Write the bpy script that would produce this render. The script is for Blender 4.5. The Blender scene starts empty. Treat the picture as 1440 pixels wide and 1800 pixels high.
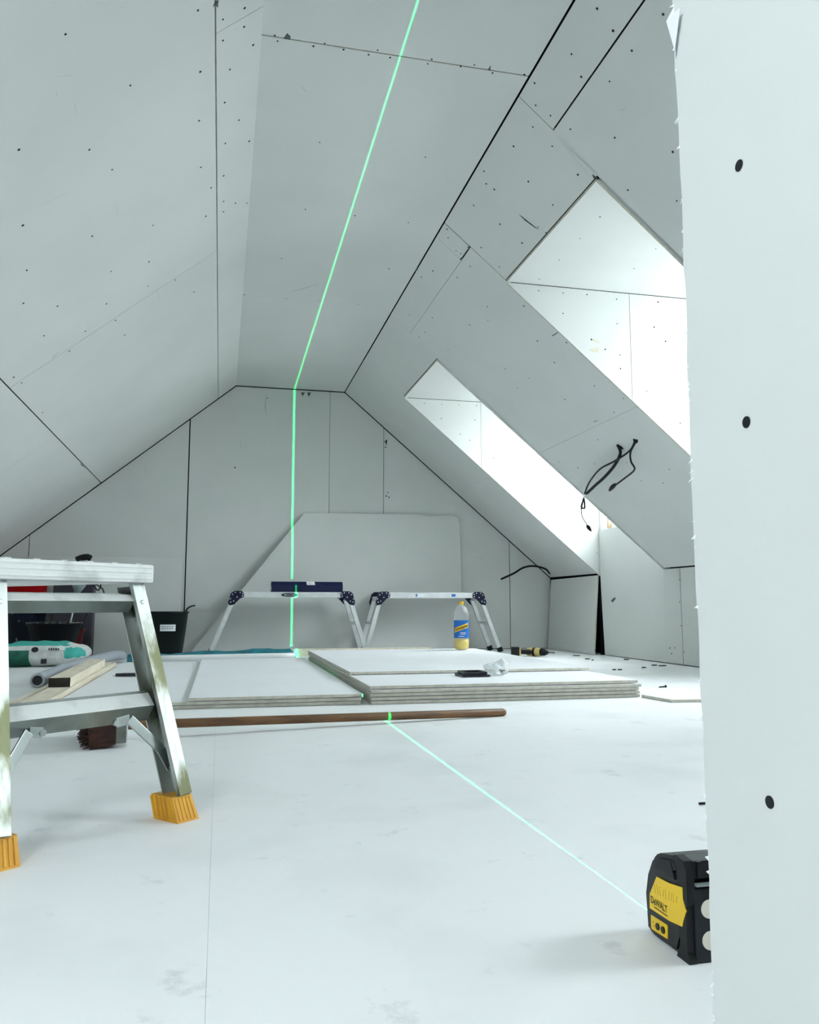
import bpy, bmesh, math, random
from mathutils import Vector, Matrix
random.seed(7)
R = math.radians
S = bpy.context.scene
COL = S.collection

# ------------------------------------------------------------------ camera
FPX = 1430.0; YAW = R(13.04); PIT = R(6.54); CAMZ = 0.40
cd = bpy.data.cameras.new('camera'); cam = bpy.data.objects.new('camera', cd); COL.objects.link(cam)
cd.sensor_fit = 'HORIZONTAL'; cd.sensor_width = 36.0; cd.lens = 36.0 * FPX / 1440.0
cd.clip_start = 0.02; cd.clip_end = 200
cam.location = (0, 0, CAMZ); cam.rotation_euler = (R(90) + PIT, 0, -YAW)
S.camera = cam

# ------------------------------------------------------------------ daylight
SKY = 5.6
w = bpy.data.worlds.new('overcast_sky'); S.world = w; w.use_nodes = True
bg = w.node_tree.nodes['Background']; bg.inputs[1].default_value = SKY
_t = w.node_tree                                                     # overcast sky above, duller ground below the horizon
_c = _t.nodes.new('ShaderNodeTexCoord'); _s = _t.nodes.new('ShaderNodeSeparateXYZ'); _p = _t.nodes.new('ShaderNodeValToRGB'); _a = _t.nodes.new('ShaderNodeMath'); _a.operation = 'MULTIPLY_ADD'; _a.inputs[1].default_value = 0.5; _a.inputs[2].default_value = 0.5
_t.links.new(_c.outputs['Generated'], _s.inputs[0]); _t.links.new(_s.outputs[2], _a.inputs[0]); _t.links.new(_a.outputs[0], _p.inputs[0]); _t.links.new(_p.outputs[0], bg.inputs[0])
_p.color_ramp.elements[0].position = 0.47; _p.color_ramp.elements[0].color = (0.39, 0.41, 0.42, 1); _p.color_ramp.elements[1].position = 0.53; _p.color_ramp.elements[1].color = (0.905, 0.945, 1.0, 1)
S.view_settings.view_transform = 'Standard'
S.view_settings.look = 'None'
S.view_settings.gamma = 1.0
S.view_settings.use_curve_mapping = False
S.view_settings.exposure = 2.60
try:
    S.cycles.max_bounces = 14; S.cycles.diffuse_bounces = 10; S.cycles.glossy_bounces = 5
    S.cycles.transmission_bounces = 8; S.cycles.transparent_max_bounces = 8
    S.cycles.caustics_reflective = False; S.cycles.caustics_refractive = False
except Exception: pass

# ------------------------------------------------------------------ room measures (metres)
D = 7.18; H = 2.328; XL = 0.089; XR = 1.0575; AL = 0.831; AR = 0.849
XK = 3.025; ZK = H - AR * (XK - XR); XKL = -1.92; ZKL = H - AL * (XL - XKL)
YN = -3.0
XT = 1.397; ZT = H - AR * (XT - XR)           # head of the dormer openings
DORM = [(2.757, 3.774), (5.160, 6.160), (0.355, 1.150)]   # near and far sides; last dormer is unseen, added to light floor and left slope
SILL = 1.012

# pixel -> place on a known surface
_f = Vector((math.sin(YAW)*math.cos(PIT), math.cos(YAW)*math.cos(PIT), math.sin(PIT)))
_r = Vector((math.cos(YAW), -math.sin(YAW), 0)); _u = _r.cross(_f); _C = Vector((0, 0, CAMZ))
def on(px, py, n, d):
    v = _f + _r*((px-720)/FPX) - _u*((py-900)/FPX); n = Vector(n)
    return _C + v*((d - n.dot(_C))/n.dot(v))
def fl(px, py, z=0.0): return on(px, py, (0,0,1), z)
def wl(px, py, y=D): return on(px, py, (0,1,0), y)
def sd(px, py, x=XK): return on(px, py, (1,0,0), x)
def onL(px, py): return on(px, py, (-AL,0,1), H-AL*XL)
def onR(px, py): return on(px, py, (AR,0,1), H+AR*XR)
def onC(px, py): return on(px, py, (0,0,1), H)
def PL(x, y): return Vector((x, y, H - AL*(XL-x)))
def PR(x, y): return Vector((x, y, H - AR*(x-XR)))
NL = Vector((AL,0,-1)).normalized(); NR = Vector((-AR,0,-1)).normalized()

# ------------------------------------------------------------------ materials
def mat(name, col, rough=0.6, metal=0.0, var=0.0, scale=6.0, col2=None, bump=0.0, bscale=60.0, spec=0.5, trans=0.0, ior=1.45, stretch=None, thr=(0.35,0.65)):
    m = bpy.data.materials.new(name); m.use_nodes = True; nt = m.node_tree; b = nt.nodes['Principled BSDF']
    b.inputs['Base Color'].default_value = (*col, 1); b.inputs['Roughness'].default_value = rough
    b.inputs['Metallic'].default_value = metal; b.inputs['Specular IOR Level'].default_value = spec
    if trans: b.inputs['Transmission Weight'].default_value = trans; b.inputs['IOR'].default_value = ior
    tc = None
    if var or col2 or bump:
        tc = nt.nodes.new('ShaderNodeTexCoord'); src = tc.outputs['Object']
        if stretch:
            mp = nt.nodes.new('ShaderNodeMapping'); mp.inputs['Scale'].default_value = stretch
            nt.links.new(src, mp.inputs[0]); src = mp.outputs[0]
    if var or col2:
        n = nt.nodes.new('ShaderNodeTexNoise'); n.inputs['Scale'].default_value = scale; n.inputs['Detail'].default_value = 6
        nt.links.new(src, n.inputs['Vector'])
        rp = nt.nodes.new('ShaderNodeValToRGB'); e = rp.color_ramp.elements
        e[0].position, e[1].position = thr
        c2 = col2 if col2 else tuple(max(0, c*(1-var)) for c in col)
        e[0].color = (*c2, 1); e[1].color = (*col, 1)
        nt.links.new(n.outputs['Fac'], rp.inputs[0]); nt.links.new(rp.outputs[0], b.inputs['Base Color'])
    if bump:
        n2 = nt.nodes.new('ShaderNodeTexNoise'); n2.inputs['Scale'].default_value = bscale; n2.inputs['Detail'].default_value = 4
        nt.links.new(src, n2.inputs['Vector'])
        bp = nt.nodes.new('ShaderNodeBump'); bp.inputs['Strength'].default_value = bump; bp.inputs['Distance'].default_value = 0.004
        nt.links.new(n2.outputs['Fac'], bp.inputs['Height']); nt.links.new(bp.outputs[0], b.inputs['Normal'])
    return m
M = {}
M['paper'] = mat('plasterboard_paper', (0.652,0.672,0.658), 0.75, var=0.05, scale=2.2, spec=0.25, bump=0.03, bscale=140)
M['gypsum'] = mat('gypsum_core', (0.62,0.60,0.52), 0.9, var=0.2, scale=40, spec=0.1, bump=0.3, bscale=200)
M['stackpaper'] = mat('clean_board_paper', (0.82,0.835,0.86), 0.7, var=0.03, scale=2.0, spec=0.25)
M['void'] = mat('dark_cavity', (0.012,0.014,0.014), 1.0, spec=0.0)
M['floor'] = mat('dusty_white_floor', (0.85,0.86,0.875), 0.55, scale=3.0, col2=(0.77,0.785,0.795), spec=0.3, bump=0.05, bscale=30, thr=(0.28,0.5))
_nt = M['floor'].node_tree; _b = _nt.nodes['Principled BSDF']; _src = _b.inputs['Base Color'].links[0].from_socket
_n = _nt.nodes.new('ShaderNodeTexNoise'); _n.inputs['Scale'].default_value = 9.0; _n.inputs['Detail'].default_value = 9; _n.inputs['Roughness'].default_value = 0.7
_tc = _nt.nodes.new('ShaderNodeTexCoord'); _nt.links.new(_tc.outputs['Object'], _n.inputs['Vector'])
_rp = _nt.nodes.new('ShaderNodeValToRGB'); _rp.color_ramp.elements[0].position = 0.30; _rp.color_ramp.elements[1].position = 0.40; _rp.color_ramp.elements[0].color = (0.80,0.81,0.82,1); _rp.color_ramp.elements[1].color = (1,1,1,1)
_m = _nt.nodes.new('ShaderNodeMixRGB'); _m.blend_type = 'MULTIPLY'; _m.inputs[0].default_value = 1.0
_nt.links.new(_n.outputs['Fac'], _rp.inputs[0]); _nt.links.new(_src, _m.inputs[1]); _nt.links.new(_rp.outputs[0], _m.inputs[2]); _nt.links.new(_m.outputs[0], _b.inputs['Base Color'])
M['scuff'] = mat('grey_scuff', (0.47,0.495,0.48), 0.8)
M['screw'] = mat('screw_black', (0.012,0.014,0.016), 0.6, spec=0.2)
M['alu'] = mat('worn_aluminium', (0.46,0.50,0.49), 0.35, 0.95, scale=9, col2=(0.28,0.32,0.30), bump=0.05, bscale=90, stretch=(1,1,0.5))
M['alu2'] = mat('bright_aluminium', (0.80,0.82,0.83), 0.38, 0.6, var=0.12, scale=12)
M['splash'] = mat('plaster_splashed_aluminium', (0.66,0.68,0.67), 0.36, 0.92, scale=7, col2=(0.38,0.41,0.39), bump=0.2, bscale=50, thr=(0.36,0.62))
M['muck'] = mat('mucky_aluminium', (0.52,0.56,0.54), 0.42, 0.85, scale=11, col2=(0.13,0.14,0.08), bump=0.15, bscale=70, stretch=(1,1,0.35), thr=(0.35,0.44))
M['plaster'] = mat('plaster_film_and_step_light', (0.74,0.76,0.75), 0.6, 0.2, scale=14, col2=(0.50,0.53,0.51), thr=(0.32,0.48), bump=0.2, bscale=60)
M['shadealu'] = mat('shaded_aluminium', (0.30,0.34,0.32), 0.4, 0.9, scale=12, col2=(0.20,0.23,0.21))  # darker metal copy, paints shade on the step skirts
M['darkred'] = mat('dark_red_plastic', (0.14,0.004,0.005), 0.5)
M['yfoot'] = mat('yellow_rubber', (0.78,0.42,0.03), 0.5, scale=30, col2=(0.60,0.27,0.02), stretch=(1,1,0.15))
M['hinge'] = mat('navy_plastic', (0.006,0.009,0.035), 0.45, spec=0.3)
M['rivet'] = mat('rivet_steel', (0.8,0.8,0.8), 0.3, 0.5)
M['blackrub'] = mat('black_rubber', (0.006,0.007,0.009), 0.5, var=0.4, scale=30, bump=0.1, spec=0.3)
M['bodyblk'] = mat('dusty_black_casing', (0.009,0.013,0.018), 0.38, scale=26, col2=(0.003,0.004,0.006), bump=0.1, bscale=60, spec=0.3)
M['ylabel'] = mat('yellow_label', (0.86,0.56,0.0), 0.4)
M['drillyel'] = mat('dusty_yellow_plastic', (0.58,0.46,0.16), 0.5, var=0.3, scale=30)
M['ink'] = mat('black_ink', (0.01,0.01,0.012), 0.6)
M['pencil'] = mat('pencil_mark', (0.42,0.27,0.02), 0.7)
M['disc'] = mat('pale_rubber_pad', (0.70,0.66,0.57), 0.7)
M['grey'] = mat('grey_trim', (0.22,0.25,0.26), 0.5)
M['lens'] = mat('laser_window', (0.02,0.05,0.03), 0.1)
M['navybox'] = mat('navy_card_box', (0.006,0.011,0.06), 0.45, spec=0.3, var=0.25, scale=8)
M['white'] = mat('white_plastic', (0.84,0.86,0.87), 0.4)
M['wood'] = mat('sawn_softwood', (0.78,0.72,0.60), 0.7, scale=7, col2=(0.64,0.57,0.44), stretch=(6,0.6,6))
M['woodend'] = mat('dark_end_grain', (0.035,0.03,0.024), 0.9, var=0.5, scale=30)
M['handle'] = mat('varnished_broom_handle', (0.20,0.095,0.035), 0.5, scale=8, col2=(0.10,0.045,0.018), stretch=(0.6,5,5))
M['bristle'] = mat('brown_bristle', (0.07,0.022,0.012), 0.8, scale=60, col2=(0.02,0.008,0.006), stretch=(0.3,2,2), bump=0.5, bscale=120)
M['headblk'] = mat('grey_broom_block', (0.20,0.22,0.20), 0.7, var=0.4, scale=20)
M['green'] = mat('dark_green_bucket', (0.002,0.011,0.011), 0.45, var=0.3, scale=6, spec=0.3)
M['tub'] = mat('black_tub', (0.003,0.004,0.007), 0.5, spec=0.25, scale=14, col2=(0.04,0.045,0.05), thr=(0.2,0.36))
M['navytub'] = mat('splattered_navy_tub', (0.006,0.014,0.03), 0.45, scale=26, col2=(0.30,0.36,0.40), thr=(0.27,0.33))
M['red'] = mat('red_plastic', (0.60,0.008,0.012), 0.4)
M['boxgrey'] = mat('charcoal_case', (0.045,0.042,0.058), 0.6, var=0.2)
M['toolgrey'] = mat('grey_tool_casing', (0.24,0.30,0.31), 0.5)
M['bagw'] = mat('white_paper_sack', (0.78,0.80,0.78), 0.7, scale=25, col2=(0.62,0.65,0.63), bump=0.25, bscale=14)
M['bagg'] = mat('green_paper_sack', (0.01,0.16,0.10), 0.6, scale=20, col2=(0.006,0.09,0.06), bump=0.25, bscale=14)
M['bagt'] = mat('teal_paper_sack', (0.05,0.46,0.40), 0.6, bump=0.25, bscale=14)
M['foam'] = mat('grey_foam_tube', (0.36,0.39,0.44), 0.9)
M['teal'] = mat('teal_plastic_sheet', (0.02,0.22,0.28), 0.35, scale=10, col2=(0.008,0.10,0.14), bump=0.4, bscale=20, stretch=(1,4,1))
M['cable'] = mat('black_cable', (0.005,0.006,0.007), 0.5, spec=0.25)
M['pet'] = mat('clear_bottle_plastic', (0.93,0.95,0.95), 0.12, trans=0.85, ior=1.15)
M['juice'] = mat('yellow_drink', (0.90,0.66,0.02), 0.3)
M['capy'] = mat('yellow_cap', (0.88,0.55,0.03), 0.4)
M['blue'] = mat('blue_label', (0.01,0.16,0.55), 0.4)
M['polybag'] = mat('milky_poly_bag', (0.80,0.83,0.82), 0.25, var=0.2, scale=20, trans=0.35, ior=1.1)
M['tray'] = mat('black_plastic_tray', (0.012,0.014,0.022), 0.35)
M['pvc'] = mat('white_window_frame', (0.85,0.86,0.86), 0.35)
M['pine'] = mat('pine_jamb', (0.72,0.52,0.30), 0.6, var=0.2, scale=8, stretch=(4,4,0.5))
M['debris'] = mat('dark_debris', (0.03,0.03,0.028), 0.9)
M['stain'] = mat('brown_stain', (0.62,0.57,0.46), 0.8)
M['gyp_chip'] = mat('broken_plaster', (0.10,0.125,0.12), 0.9, var=0.6, scale=60)
# clear glazing
g = bpy.data.materials.new('window_glass'); g.use_nodes = True; nt = g.node_tree
for n in list(nt.nodes):
    if n.type != 'OUTPUT_MATERIAL': nt.nodes.remove(n)
o_ = [n for n in nt.nodes if n.type == 'OUTPUT_MATERIAL'][0]
t_ = nt.nodes.new('ShaderNodeBsdfTransparent'); t_.inputs[0].default_value = (0.96,0.98,0.97,1)
gl = nt.nodes.new('ShaderNodeBsdfGlossy'); gl.inputs['Roughness'].default_value = 0.02
mx = nt.nodes.new('ShaderNodeMixShader'); mx.inputs[0].default_value = 0.06
nt.links.new(t_.outputs[0], mx.inputs[1]); nt.links.new(gl.outputs[0], mx.inputs[2]); nt.links.new(mx.outputs[0], o_.inputs[0])
M['glass'] = g
def film(name, col, k):
    m = bpy.data.materials.new(name); m.use_nodes = True; nt = m.node_tree; b = nt.nodes['Principled BSDF']; b.inputs['Base Color'].default_value = (*col, 1); b.inputs['Roughness'].default_value = 0.25
    o = [n for n in nt.nodes if n.type == 'OUTPUT_MATERIAL'][0]; t = nt.nodes.new('ShaderNodeBsdfTransparent'); t.inputs[0].default_value = (0.97,0.98,0.98,1); x = nt.nodes.new('ShaderNodeMixShader'); x.inputs[0].default_value = k
    nt.links.new(t.outputs[0], x.inputs[1]); nt.links.new(b.outputs[0], x.inputs[2]); nt.links.new(x.outputs[0], o.inputs[0]); return m
M['pet'] = film('clear_bottle_plastic', (0.86,0.88,0.88), 0.22); M['polybag'] = film('milky_poly_bag', (0.82,0.85,0.85), 0.45)

# ------------------------------------------------------------------ mesh helpers
def frame(zdir, xhint=(1,0,0)):
    z = Vector(zdir).normalized(); x = Vector(xhint); x = x - z*x.dot(z)
    if x.length < 1e-4: x = Vector((0,1,0)) - z*z.y
    x.normalize(); y = z.cross(x)
    return Matrix((x, y, z)).transposed()
class MB:
    def __init__(s): s.bm = bmesh.new()
    def box(s, c, size, rot=None, bev=0.0, mi=0):
        b = bmesh.new(); bmesh.ops.create_cube(b, size=1.0)
        for v in b.verts: v.co = Vector((v.co.x*size[0], v.co.y*size[1], v.co.z*size[2]))
        if bev: bmesh.ops.bevel(b, geom=list(b.edges), offset=bev, segments=2, affect='EDGES', profile=0.7)
        for v in b.verts: v.co = (rot @ v.co if rot is not None else v.co) + Vector(c)
        return s._merge(b, mi)
    def _merge(s, b, mi=0):
        mp = {}
        for v in b.verts: mp[v] = s.bm.verts.new(v.co)
        for f in b.faces:
            try: nf = s.bm.faces.new([mp[v] for v in f.verts]); nf.material_index = mi; nf.smooth = f.smooth
            except ValueError: pass
        b.free(); return s
    def span(s, a, b, w, d, hint=(1,0,0), bev=0.0, mi=0):           # a bar from a to b
        a = Vector(a); b = Vector(b); return s.box((a+b)/2, (w, d, (b-a).length), frame(b-a, hint), bev, mi)
    def prism(s, pts, ext, mi=0, mside=None):                        # polygon pushed along ext
        ext = Vector(ext); n = len(pts); A = [s.bm.verts.new(Vector(p)) for p in pts]; B = [s.bm.verts.new(Vector(p)+ext) for p in pts]
        s.bm.faces.new(A).material_index = mi
        s.bm.faces.new(B[::-1]).material_index = mi
        for i in range(n):
            f = s.bm.faces.new([A[i], B[i], B[(i+1)%n], A[(i+1)%n]]); f.material_index = mi if mside is None else mside
        return s
    def lathe(s, prof, c=(0,0,0), seg=28, rot=None, mi=0, smooth=True, sx=1.0, sy=1.0, cap=True):
        rings = []
        for (r_, z) in prof:
            rg = []
            for k in range(seg):
                a = 2*math.pi*k/seg; p = Vector((r_*math.cos(a)*sx, r_*math.sin(a)*sy, z))
                rg.append(s.bm.verts.new((rot @ p if rot is not None else p) + Vector(c)))
            rings.append(rg)
        for i in range(len(rings)-1):
            for k in range(seg):
                f = s.bm.faces.new([rings[i][k], rings[i][(k+1)%seg], rings[i+1][(k+1)%seg], rings[i+1][k]]); f.smooth = smooth; f.material_index = mi
        if cap:
            s.bm.faces.new(rings[0][::-1]).material_index = mi; s.bm.faces.new(rings[-1]).material_index = mi
        return s
    def cyl(s, a, b, r0, r1=None, seg=16, mi=0):
        a = Vector(a); b = Vector(b); r1 = r0 if r1 is None else r1
        return s.lathe([(r0, 0), (r1, (b-a).length)], a, seg, frame(b-a), mi)
    def tube(s, pts, r_, seg=10, sub=6, mi=0):
        P = [Vector(p) for p in pts]; Q = []
        for i in range(len(P)-1):                                     # Catmull-Rom
            p0 = P[max(0,i-1)]; p1 = P[i]; p2 = P[i+1]; p3 = P[min(len(P)-1,i+2)]
            for k in range(sub):
                t = k/sub
                Q.append(0.5*((2*p1)+(p2-p0)*t+(2*p0-5*p1+4*p2-p3)*t*t+(3*p1-p0-3*p2+p3)*t**3))
        Q.append(P[-1]); rings = []; up = Vector((0.3,0.2,1)).normalized()
        for i, q in enumerate(Q):
            d = (Q[min(i+1,len(Q)-1)]-Q[max(i-1,0)]).normalized(); x = up - d*up.dot(d)
            if x.length < 1e-3: x = Vector((1,0,0)) - d*d.x
            x.normalize(); up = x; y = d.cross(x); rr = r_(i/(len(Q)-1)) if callable(r_) else r_
            rings.append([s.bm.verts.new(q + (x*math.cos(2*math.pi*k/seg) + y*math.sin(2*math.pi*k/seg))*rr) for k in range(seg)])
        for i in range(len(rings)-1):
            for k in range(seg):
                f = s.bm.faces.new([rings[i][k], rings[i][(k+1)%seg], rings[i+1][(k+1)%seg], rings[i+1][k]]); f.smooth = True; f.material_index = mi
        s.bm.faces.new(rings[0][::-1]); s.bm.faces.new(rings[-1]); return s
    def disc(s, c, n, r_, seg=8, mi=0, th=0.0012):
        return s.cyl(Vector(c)-Vector(n).normalized()*0.004, Vector(c)+Vector(n).normalized()*th, r_, r_, seg, mi)
    def build(s, name, mats, parent=None, label=None):
        bmesh.ops.recalc_face_normals(s.bm, faces=s.bm.faces)
        me = bpy.data.meshes.new(name); s.bm.to_mesh(me); s.bm.free()
        for m in (mats if isinstance(mats, (list, tuple)) else [mats]): me.materials.append(m)
        o = bpy.data.objects.new(name, me); COL.objects.link(o)
        if parent is not None: adopt(o, parent)
        if label: o['label'] = label
        return o
def world_of(o):
    m = o.matrix_basis.copy()
    return m if o.parent is None else world_of(o.parent) @ o.matrix_parent_inverse @ m
def adopt(o, parent):
    o.parent = parent; o.matrix_parent_inverse = world_of(parent).inverted()
def thing(name, loc, label, cat, group=None):
    o = bpy.data.objects.new(name, None); COL.objects.link(o); o.location = loc; o.empty_display_size = 0.05
    return tag(o, label, cat, group)
def tag(o, label, cat, group=None):
    o['label'] = label; o['category'] = cat
    if group: o['group'] = group
    return o
def struct(o, label=None, cat=None):
    o['kind'] = 'structure'
    if label: o['label'] = label
    if cat: o['category'] = cat
    return o
def text_mesh(body, size, shear=0.0):
    c = bpy.data.curves.new('lettering', 'FONT'); c.body = body; c.size = size; c.align_x = 'CENTER'; c.align_y = 'CENTER'; c.shear = shear; c.offset = size*0.02; c.resolution_u = 4
    o = bpy.data.objects.new('lettering', c); COL.objects.link(o); bpy.context.view_layer.update()
    me = bpy.data.meshes.new_from_object(o.evaluated_get(bpy.context.evaluated_depsgraph_get()))
    bpy.data.objects.remove(o); bpy.data.curves.remove(c)
    return me
def text_on(name, body, size, origin, xd, yd, m, parent, stretch=(1,1), bold=0.0, fn=None):
    me = text_mesh(body, size); xd = Vector(xd); yd = Vector(yd); me.materials.clear(); me.materials.append(m)
    for v in me.vertices:
        v.co = fn(v.co.x*stretch[0], v.co.y*stretch[1]) if fn else Vector(origin) + xd*(v.co.x*stretch[0]) + yd*(v.co.y*stretch[1])
    o = bpy.data.objects.new(name, me); COL.objects.link(o); adopt(o, parent); return o
def inset(P, d):                                                      # convex polygon in 3D, per-edge insets
    n = (P[1]-P[0]).cross(P[2]-P[1]).normalized(); k = len(P); out = []
    if not isinstance(d, (list, tuple)): d = [d]*k
    for i in range(k):
        e0 = (P[i]-P[i-1]).normalized(); e1 = (P[(i+1)%k]-P[i]).normalized(); a = n.cross(e0); b = n.cross(e1); d0 = d[i-1]; d1 = d[i]
        den = a.dot(a)*b.dot(b)-a.dot(b)**2
        if abs(den) < 1e-9: out.append(P[i]+a*d0); continue
        ca = (d0 - d1*a.dot(b))/den; cb = (d1 - d0*a.dot(b))/den
        out.append(P[i]+a*ca+b*cb)
    return out
def board(parent, P, nrm, gap=0.002, th=0.0125, name='plasterboard', m=None):
    P = [Vector(p) for p in P]; Q = inset(P, gap)
    return MB().prism(Q, -Vector(nrm).normalized()*th, 0, 1).build(name, [m or M['paper'], M['gypsum']], parent)
def screws(parent, pts, n, rad=0.0048):
    mb = MB()
    for p in pts: mb.disc(p, n, rad*random.uniform(0.6,0.95))
    o = mb.build('screw_heads', M['screw'], parent); o['kind'] = 'stuff'; return o

# ================================================================== SETTING
# ---- floor
fo = MB().box((0.55, 2.1, -0.055), (5.3, 10.6, 0.07)).build('floor', M['void']); struct(fo, 'dusty white boarded loft floor', 'floor')
for (x0, x1) in ((XKL-0.1, -0.004), (-0.0037, XK+0.12)):
    MB().box(((x0+x1)/2, 2.09, -0.01), (x1-x0, 10.35, 0.02)).build('floor_sheet', M['floor'], fo)

# ---- ceiling
ce = MB().box(((XL+XR)/2, (YN+D)/2, H+0.07), (XR-XL+0.16, D-YN+0.3, 0.06)).build('ceiling', M['void']); struct(ce, 'flat strip of plasterboard ceiling', 'ceiling')
for (y0, y1, g0, g1) in ((YN, 0.2, .002, .002), (0.2, 2.612, .002, .0028), (2.612, 5.005, .0028, .0006), (5.005, D, .0006, .009)):
    board(ce, [(XL,y0,H), (XL,y1,H), (XR,y1,H), (XR,y0,H)], (0,0,-1), [0.0, g1, 0.0045, g0])
C_PX = [(483,62),(488,72),(551,81),(571,76),(604,87),(648,96),(664,88),(686,101),(752,112),(759,104),(810,117),(834,114),(866,128),(922,131),(562,250),(748,276),(537,368),(624,379),(495,454),(718,391),(684,472),(630,535),(430,518),(503,525),(562,530)]
screws(ce, [onC(*p) for p in C_PX], (0,0,-1))
mb = MB()
for q in (((498,68),(505,58),(511,64),(510,70)), ((858,122),(863,114),(862,124))):
    mb.prism([onC(*p)-Vector((0,0,0.0006)) for p in q], (0,0,0.002))
mb.build('torn_paper_chip', M['gyp_chip'], ce)['kind'] = 'stuff'

# ---- left slope
wlft = MB()
RW = (-1.12, -0.60, -0.88, -0.12)                                     # unseen roof window, added to light partition and near floor: x0,x1,y0,y1
for (x0, x1, y0, y1) in ((XKL-0.12, RW[0], YN-0.1, D+0.12), (RW[0], RW[1], YN-0.1, RW[2]), (RW[0], RW[1], RW[3], D+0.12), (RW[1], XL+0.03, YN-0.1, D+0.12)):
    wlft.prism([PL(x0,y0)-NL*0.03, PL(x1,y0)-NL*0.03, PL(x1,y1)-NL*0.03, PL(x0,y1)-NL*0.03], -NL*0.06)
wlft = wlft.build('wall_left', M['void']); struct(wlft, 'long sloping plasterboard ceiling over the left side', 'wall')
def lb(x0, x1, y0, y1, g): board(wlft, [PL(x0,y0), PL(x1,y0), PL(x1,y1), PL(x0,y1)], NL, g)   # edges: y0, x1, y1, x0
XS = -0.060
lb(XS, XL, YN, 0.05, [0,0,.002,.003]); lb(XS, XL, 0.05, 2.473, [.002,0,.0010,.003]); lb(XS, XL, 2.473, D, [.0010,0,.008,.003])
lb(-1.0, XS, RW[3], 1.70, [.002,.003,.0006,.003]); lb(-1.0, XS, 1.70, 4.10, [.0006,.003,.0014,.003]); lb(-1.0, XS, 4.10, D, [.0014,.003,.008,.003])
lb(XKL, -1.0, RW[3], 2.82, [.002,.003,.001,.004]); lb(XKL, -1.0, 2.82, 5.22, [.001,.003,.0005,.004]); lb(XKL, -1.0, 5.22, D, [.0005,.003,.008,.004])
lb(RW[1], XS, YN, RW[3], .002); lb(XKL, RW[0], YN, RW[3], .002); lb(RW[0], RW[1], YN, RW[2], .002)
L_PX = [(115,60),(348,18),(352,126),(229,150),(350,212),(33,263),(157,263),(353,294),(197,298),(392,34),(392,71),(430,14),(429,47),(404,122),(395,180),(420,211),(396,252),(438,248),(393,309),(393,354),(371,330),(393,372),(362,380),(414,357),(434,357),(40,396),(269,396),(162,415),(262,460),(195,477),(47,475),(260,503),(41,533),(101,538),(187,534),(203,563),(150,582),(122,617),(219,589),(77,590),(308,492),(341,513),(24,663),(38,673),(75,725),(427,518),(445,79)]
screws(wlft, [onL(*p) for p in L_PX], NL, 0.0055)
mb = MB()
for q in (((374,12),(378,2),(384,0),(383,14),(379,9)), ((92,629),(104,619),(94,627)), ((141,813),(150,823),(143,818))):
    mb.prism([onL(*p)+NL*0.0006 for p in q], -NL*0.002)
mb.build('torn_paper_chip', M['gyp_chip'], wlft)['kind'] = 'stuff'

klf = MB().box((XKL-0.06, (YN+D)/2, ZKL/2), (0.06, D-YN+0.2, ZKL+0.1)).build('wall_left_knee', M['void']); struct(klf, 'low knee wall under the left slope', 'wall')
for (y0, y1) in ((YN,-0.2),(-0.2,2.2),(2.2,4.6),(4.6,D)):
    board(klf, [(XKL,y0,0.004), (XKL,y1,0.004), (XKL,y1,ZKL), (XKL,y0,ZKL)], (1,0,0), .003)

# ---- right slope with two dormer openings
y1a, y1b = DORM[0]; y2a, y2b = DORM[1]; y0a, y0b = DORM[2]
rects = [(XR-0.03, XT+0.02, YN-0.1, D+0.12), (XT+0.02, XK+0.12, YN-0.1, y0a-0.03), (XT+0.02, XK+0.12, y0b+0.03, y1a-0.03), (XT+0.02, XK+0.12, y1b+0.03, y2a-0.03), (XT+0.02, XK+0.12, y2b+0.03, D+0.12)]
mb = MB()
for (x0, x1, y0, y1) in rects:
    mb.prism([PR(x0,y0)-NR*0.03, PR(x1,y0)-NR*0.03, PR(x1,y1)-NR*0.03, PR(x0,y1)-NR*0.03], -NR*0.05)
wr = mb.build('wall_right', M['void']); struct(wr, 'sloping plasterboard ceiling with dormer openings on the right side', 'wall')
def rb(x0, x1, y0, y1, g): board(wr, [PR(x0,y0), PR(x0,y1), PR(x1,y1), PR(x1,y0)], NR, g)      # edges: x0, y1, x1, y0
XA = 1.1975; XM = 2.108; SP = 0.0125
rb(XR, XA, YN, 0.3, [.004,.002,.003,0]); rb(XR, XA, 0.3, 2.73, [.004,.0016,.0032,.002]); rb(XA, XT-0.006, YN, 1.165, [.0032,.001,.001,0]); rb(XT-0.006, XK, YN, 0.342, [.0032,.001,.004,0]); rb(XA, XM, 1.165, 2.742, [.0032,.001,.002,.001]); rb(XM, XK, 1.165, 2.742, [.002,.001,.004,.001])
rb(XR, XT-0.0155, 2.73, 3.785, [.004,.0012,.001,.0016])
rb(XR, 1.192, 3.79, 3.948, [.004,.0008,.0012,.0018])
rb(XR, 1.196, 3.948, 5.137, [.004,.0007,.0008,.0008])
rb(1.196, XM, 3.787, 5.148, [.0008,.001,.0008,.001]); rb(XM, XK, 3.787, 5.148, [.0008,.001,.004,.001])
rb(XR, XT-0.0150, 5.137, 6.172, [.005,.0003,.001,.0007])
rb(XR, XM, 6.172, D, [.004,.007,.0005,.0003]); rb(XM, XK, 6.172, D, [.0005,.007,.004,.0003])
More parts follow.
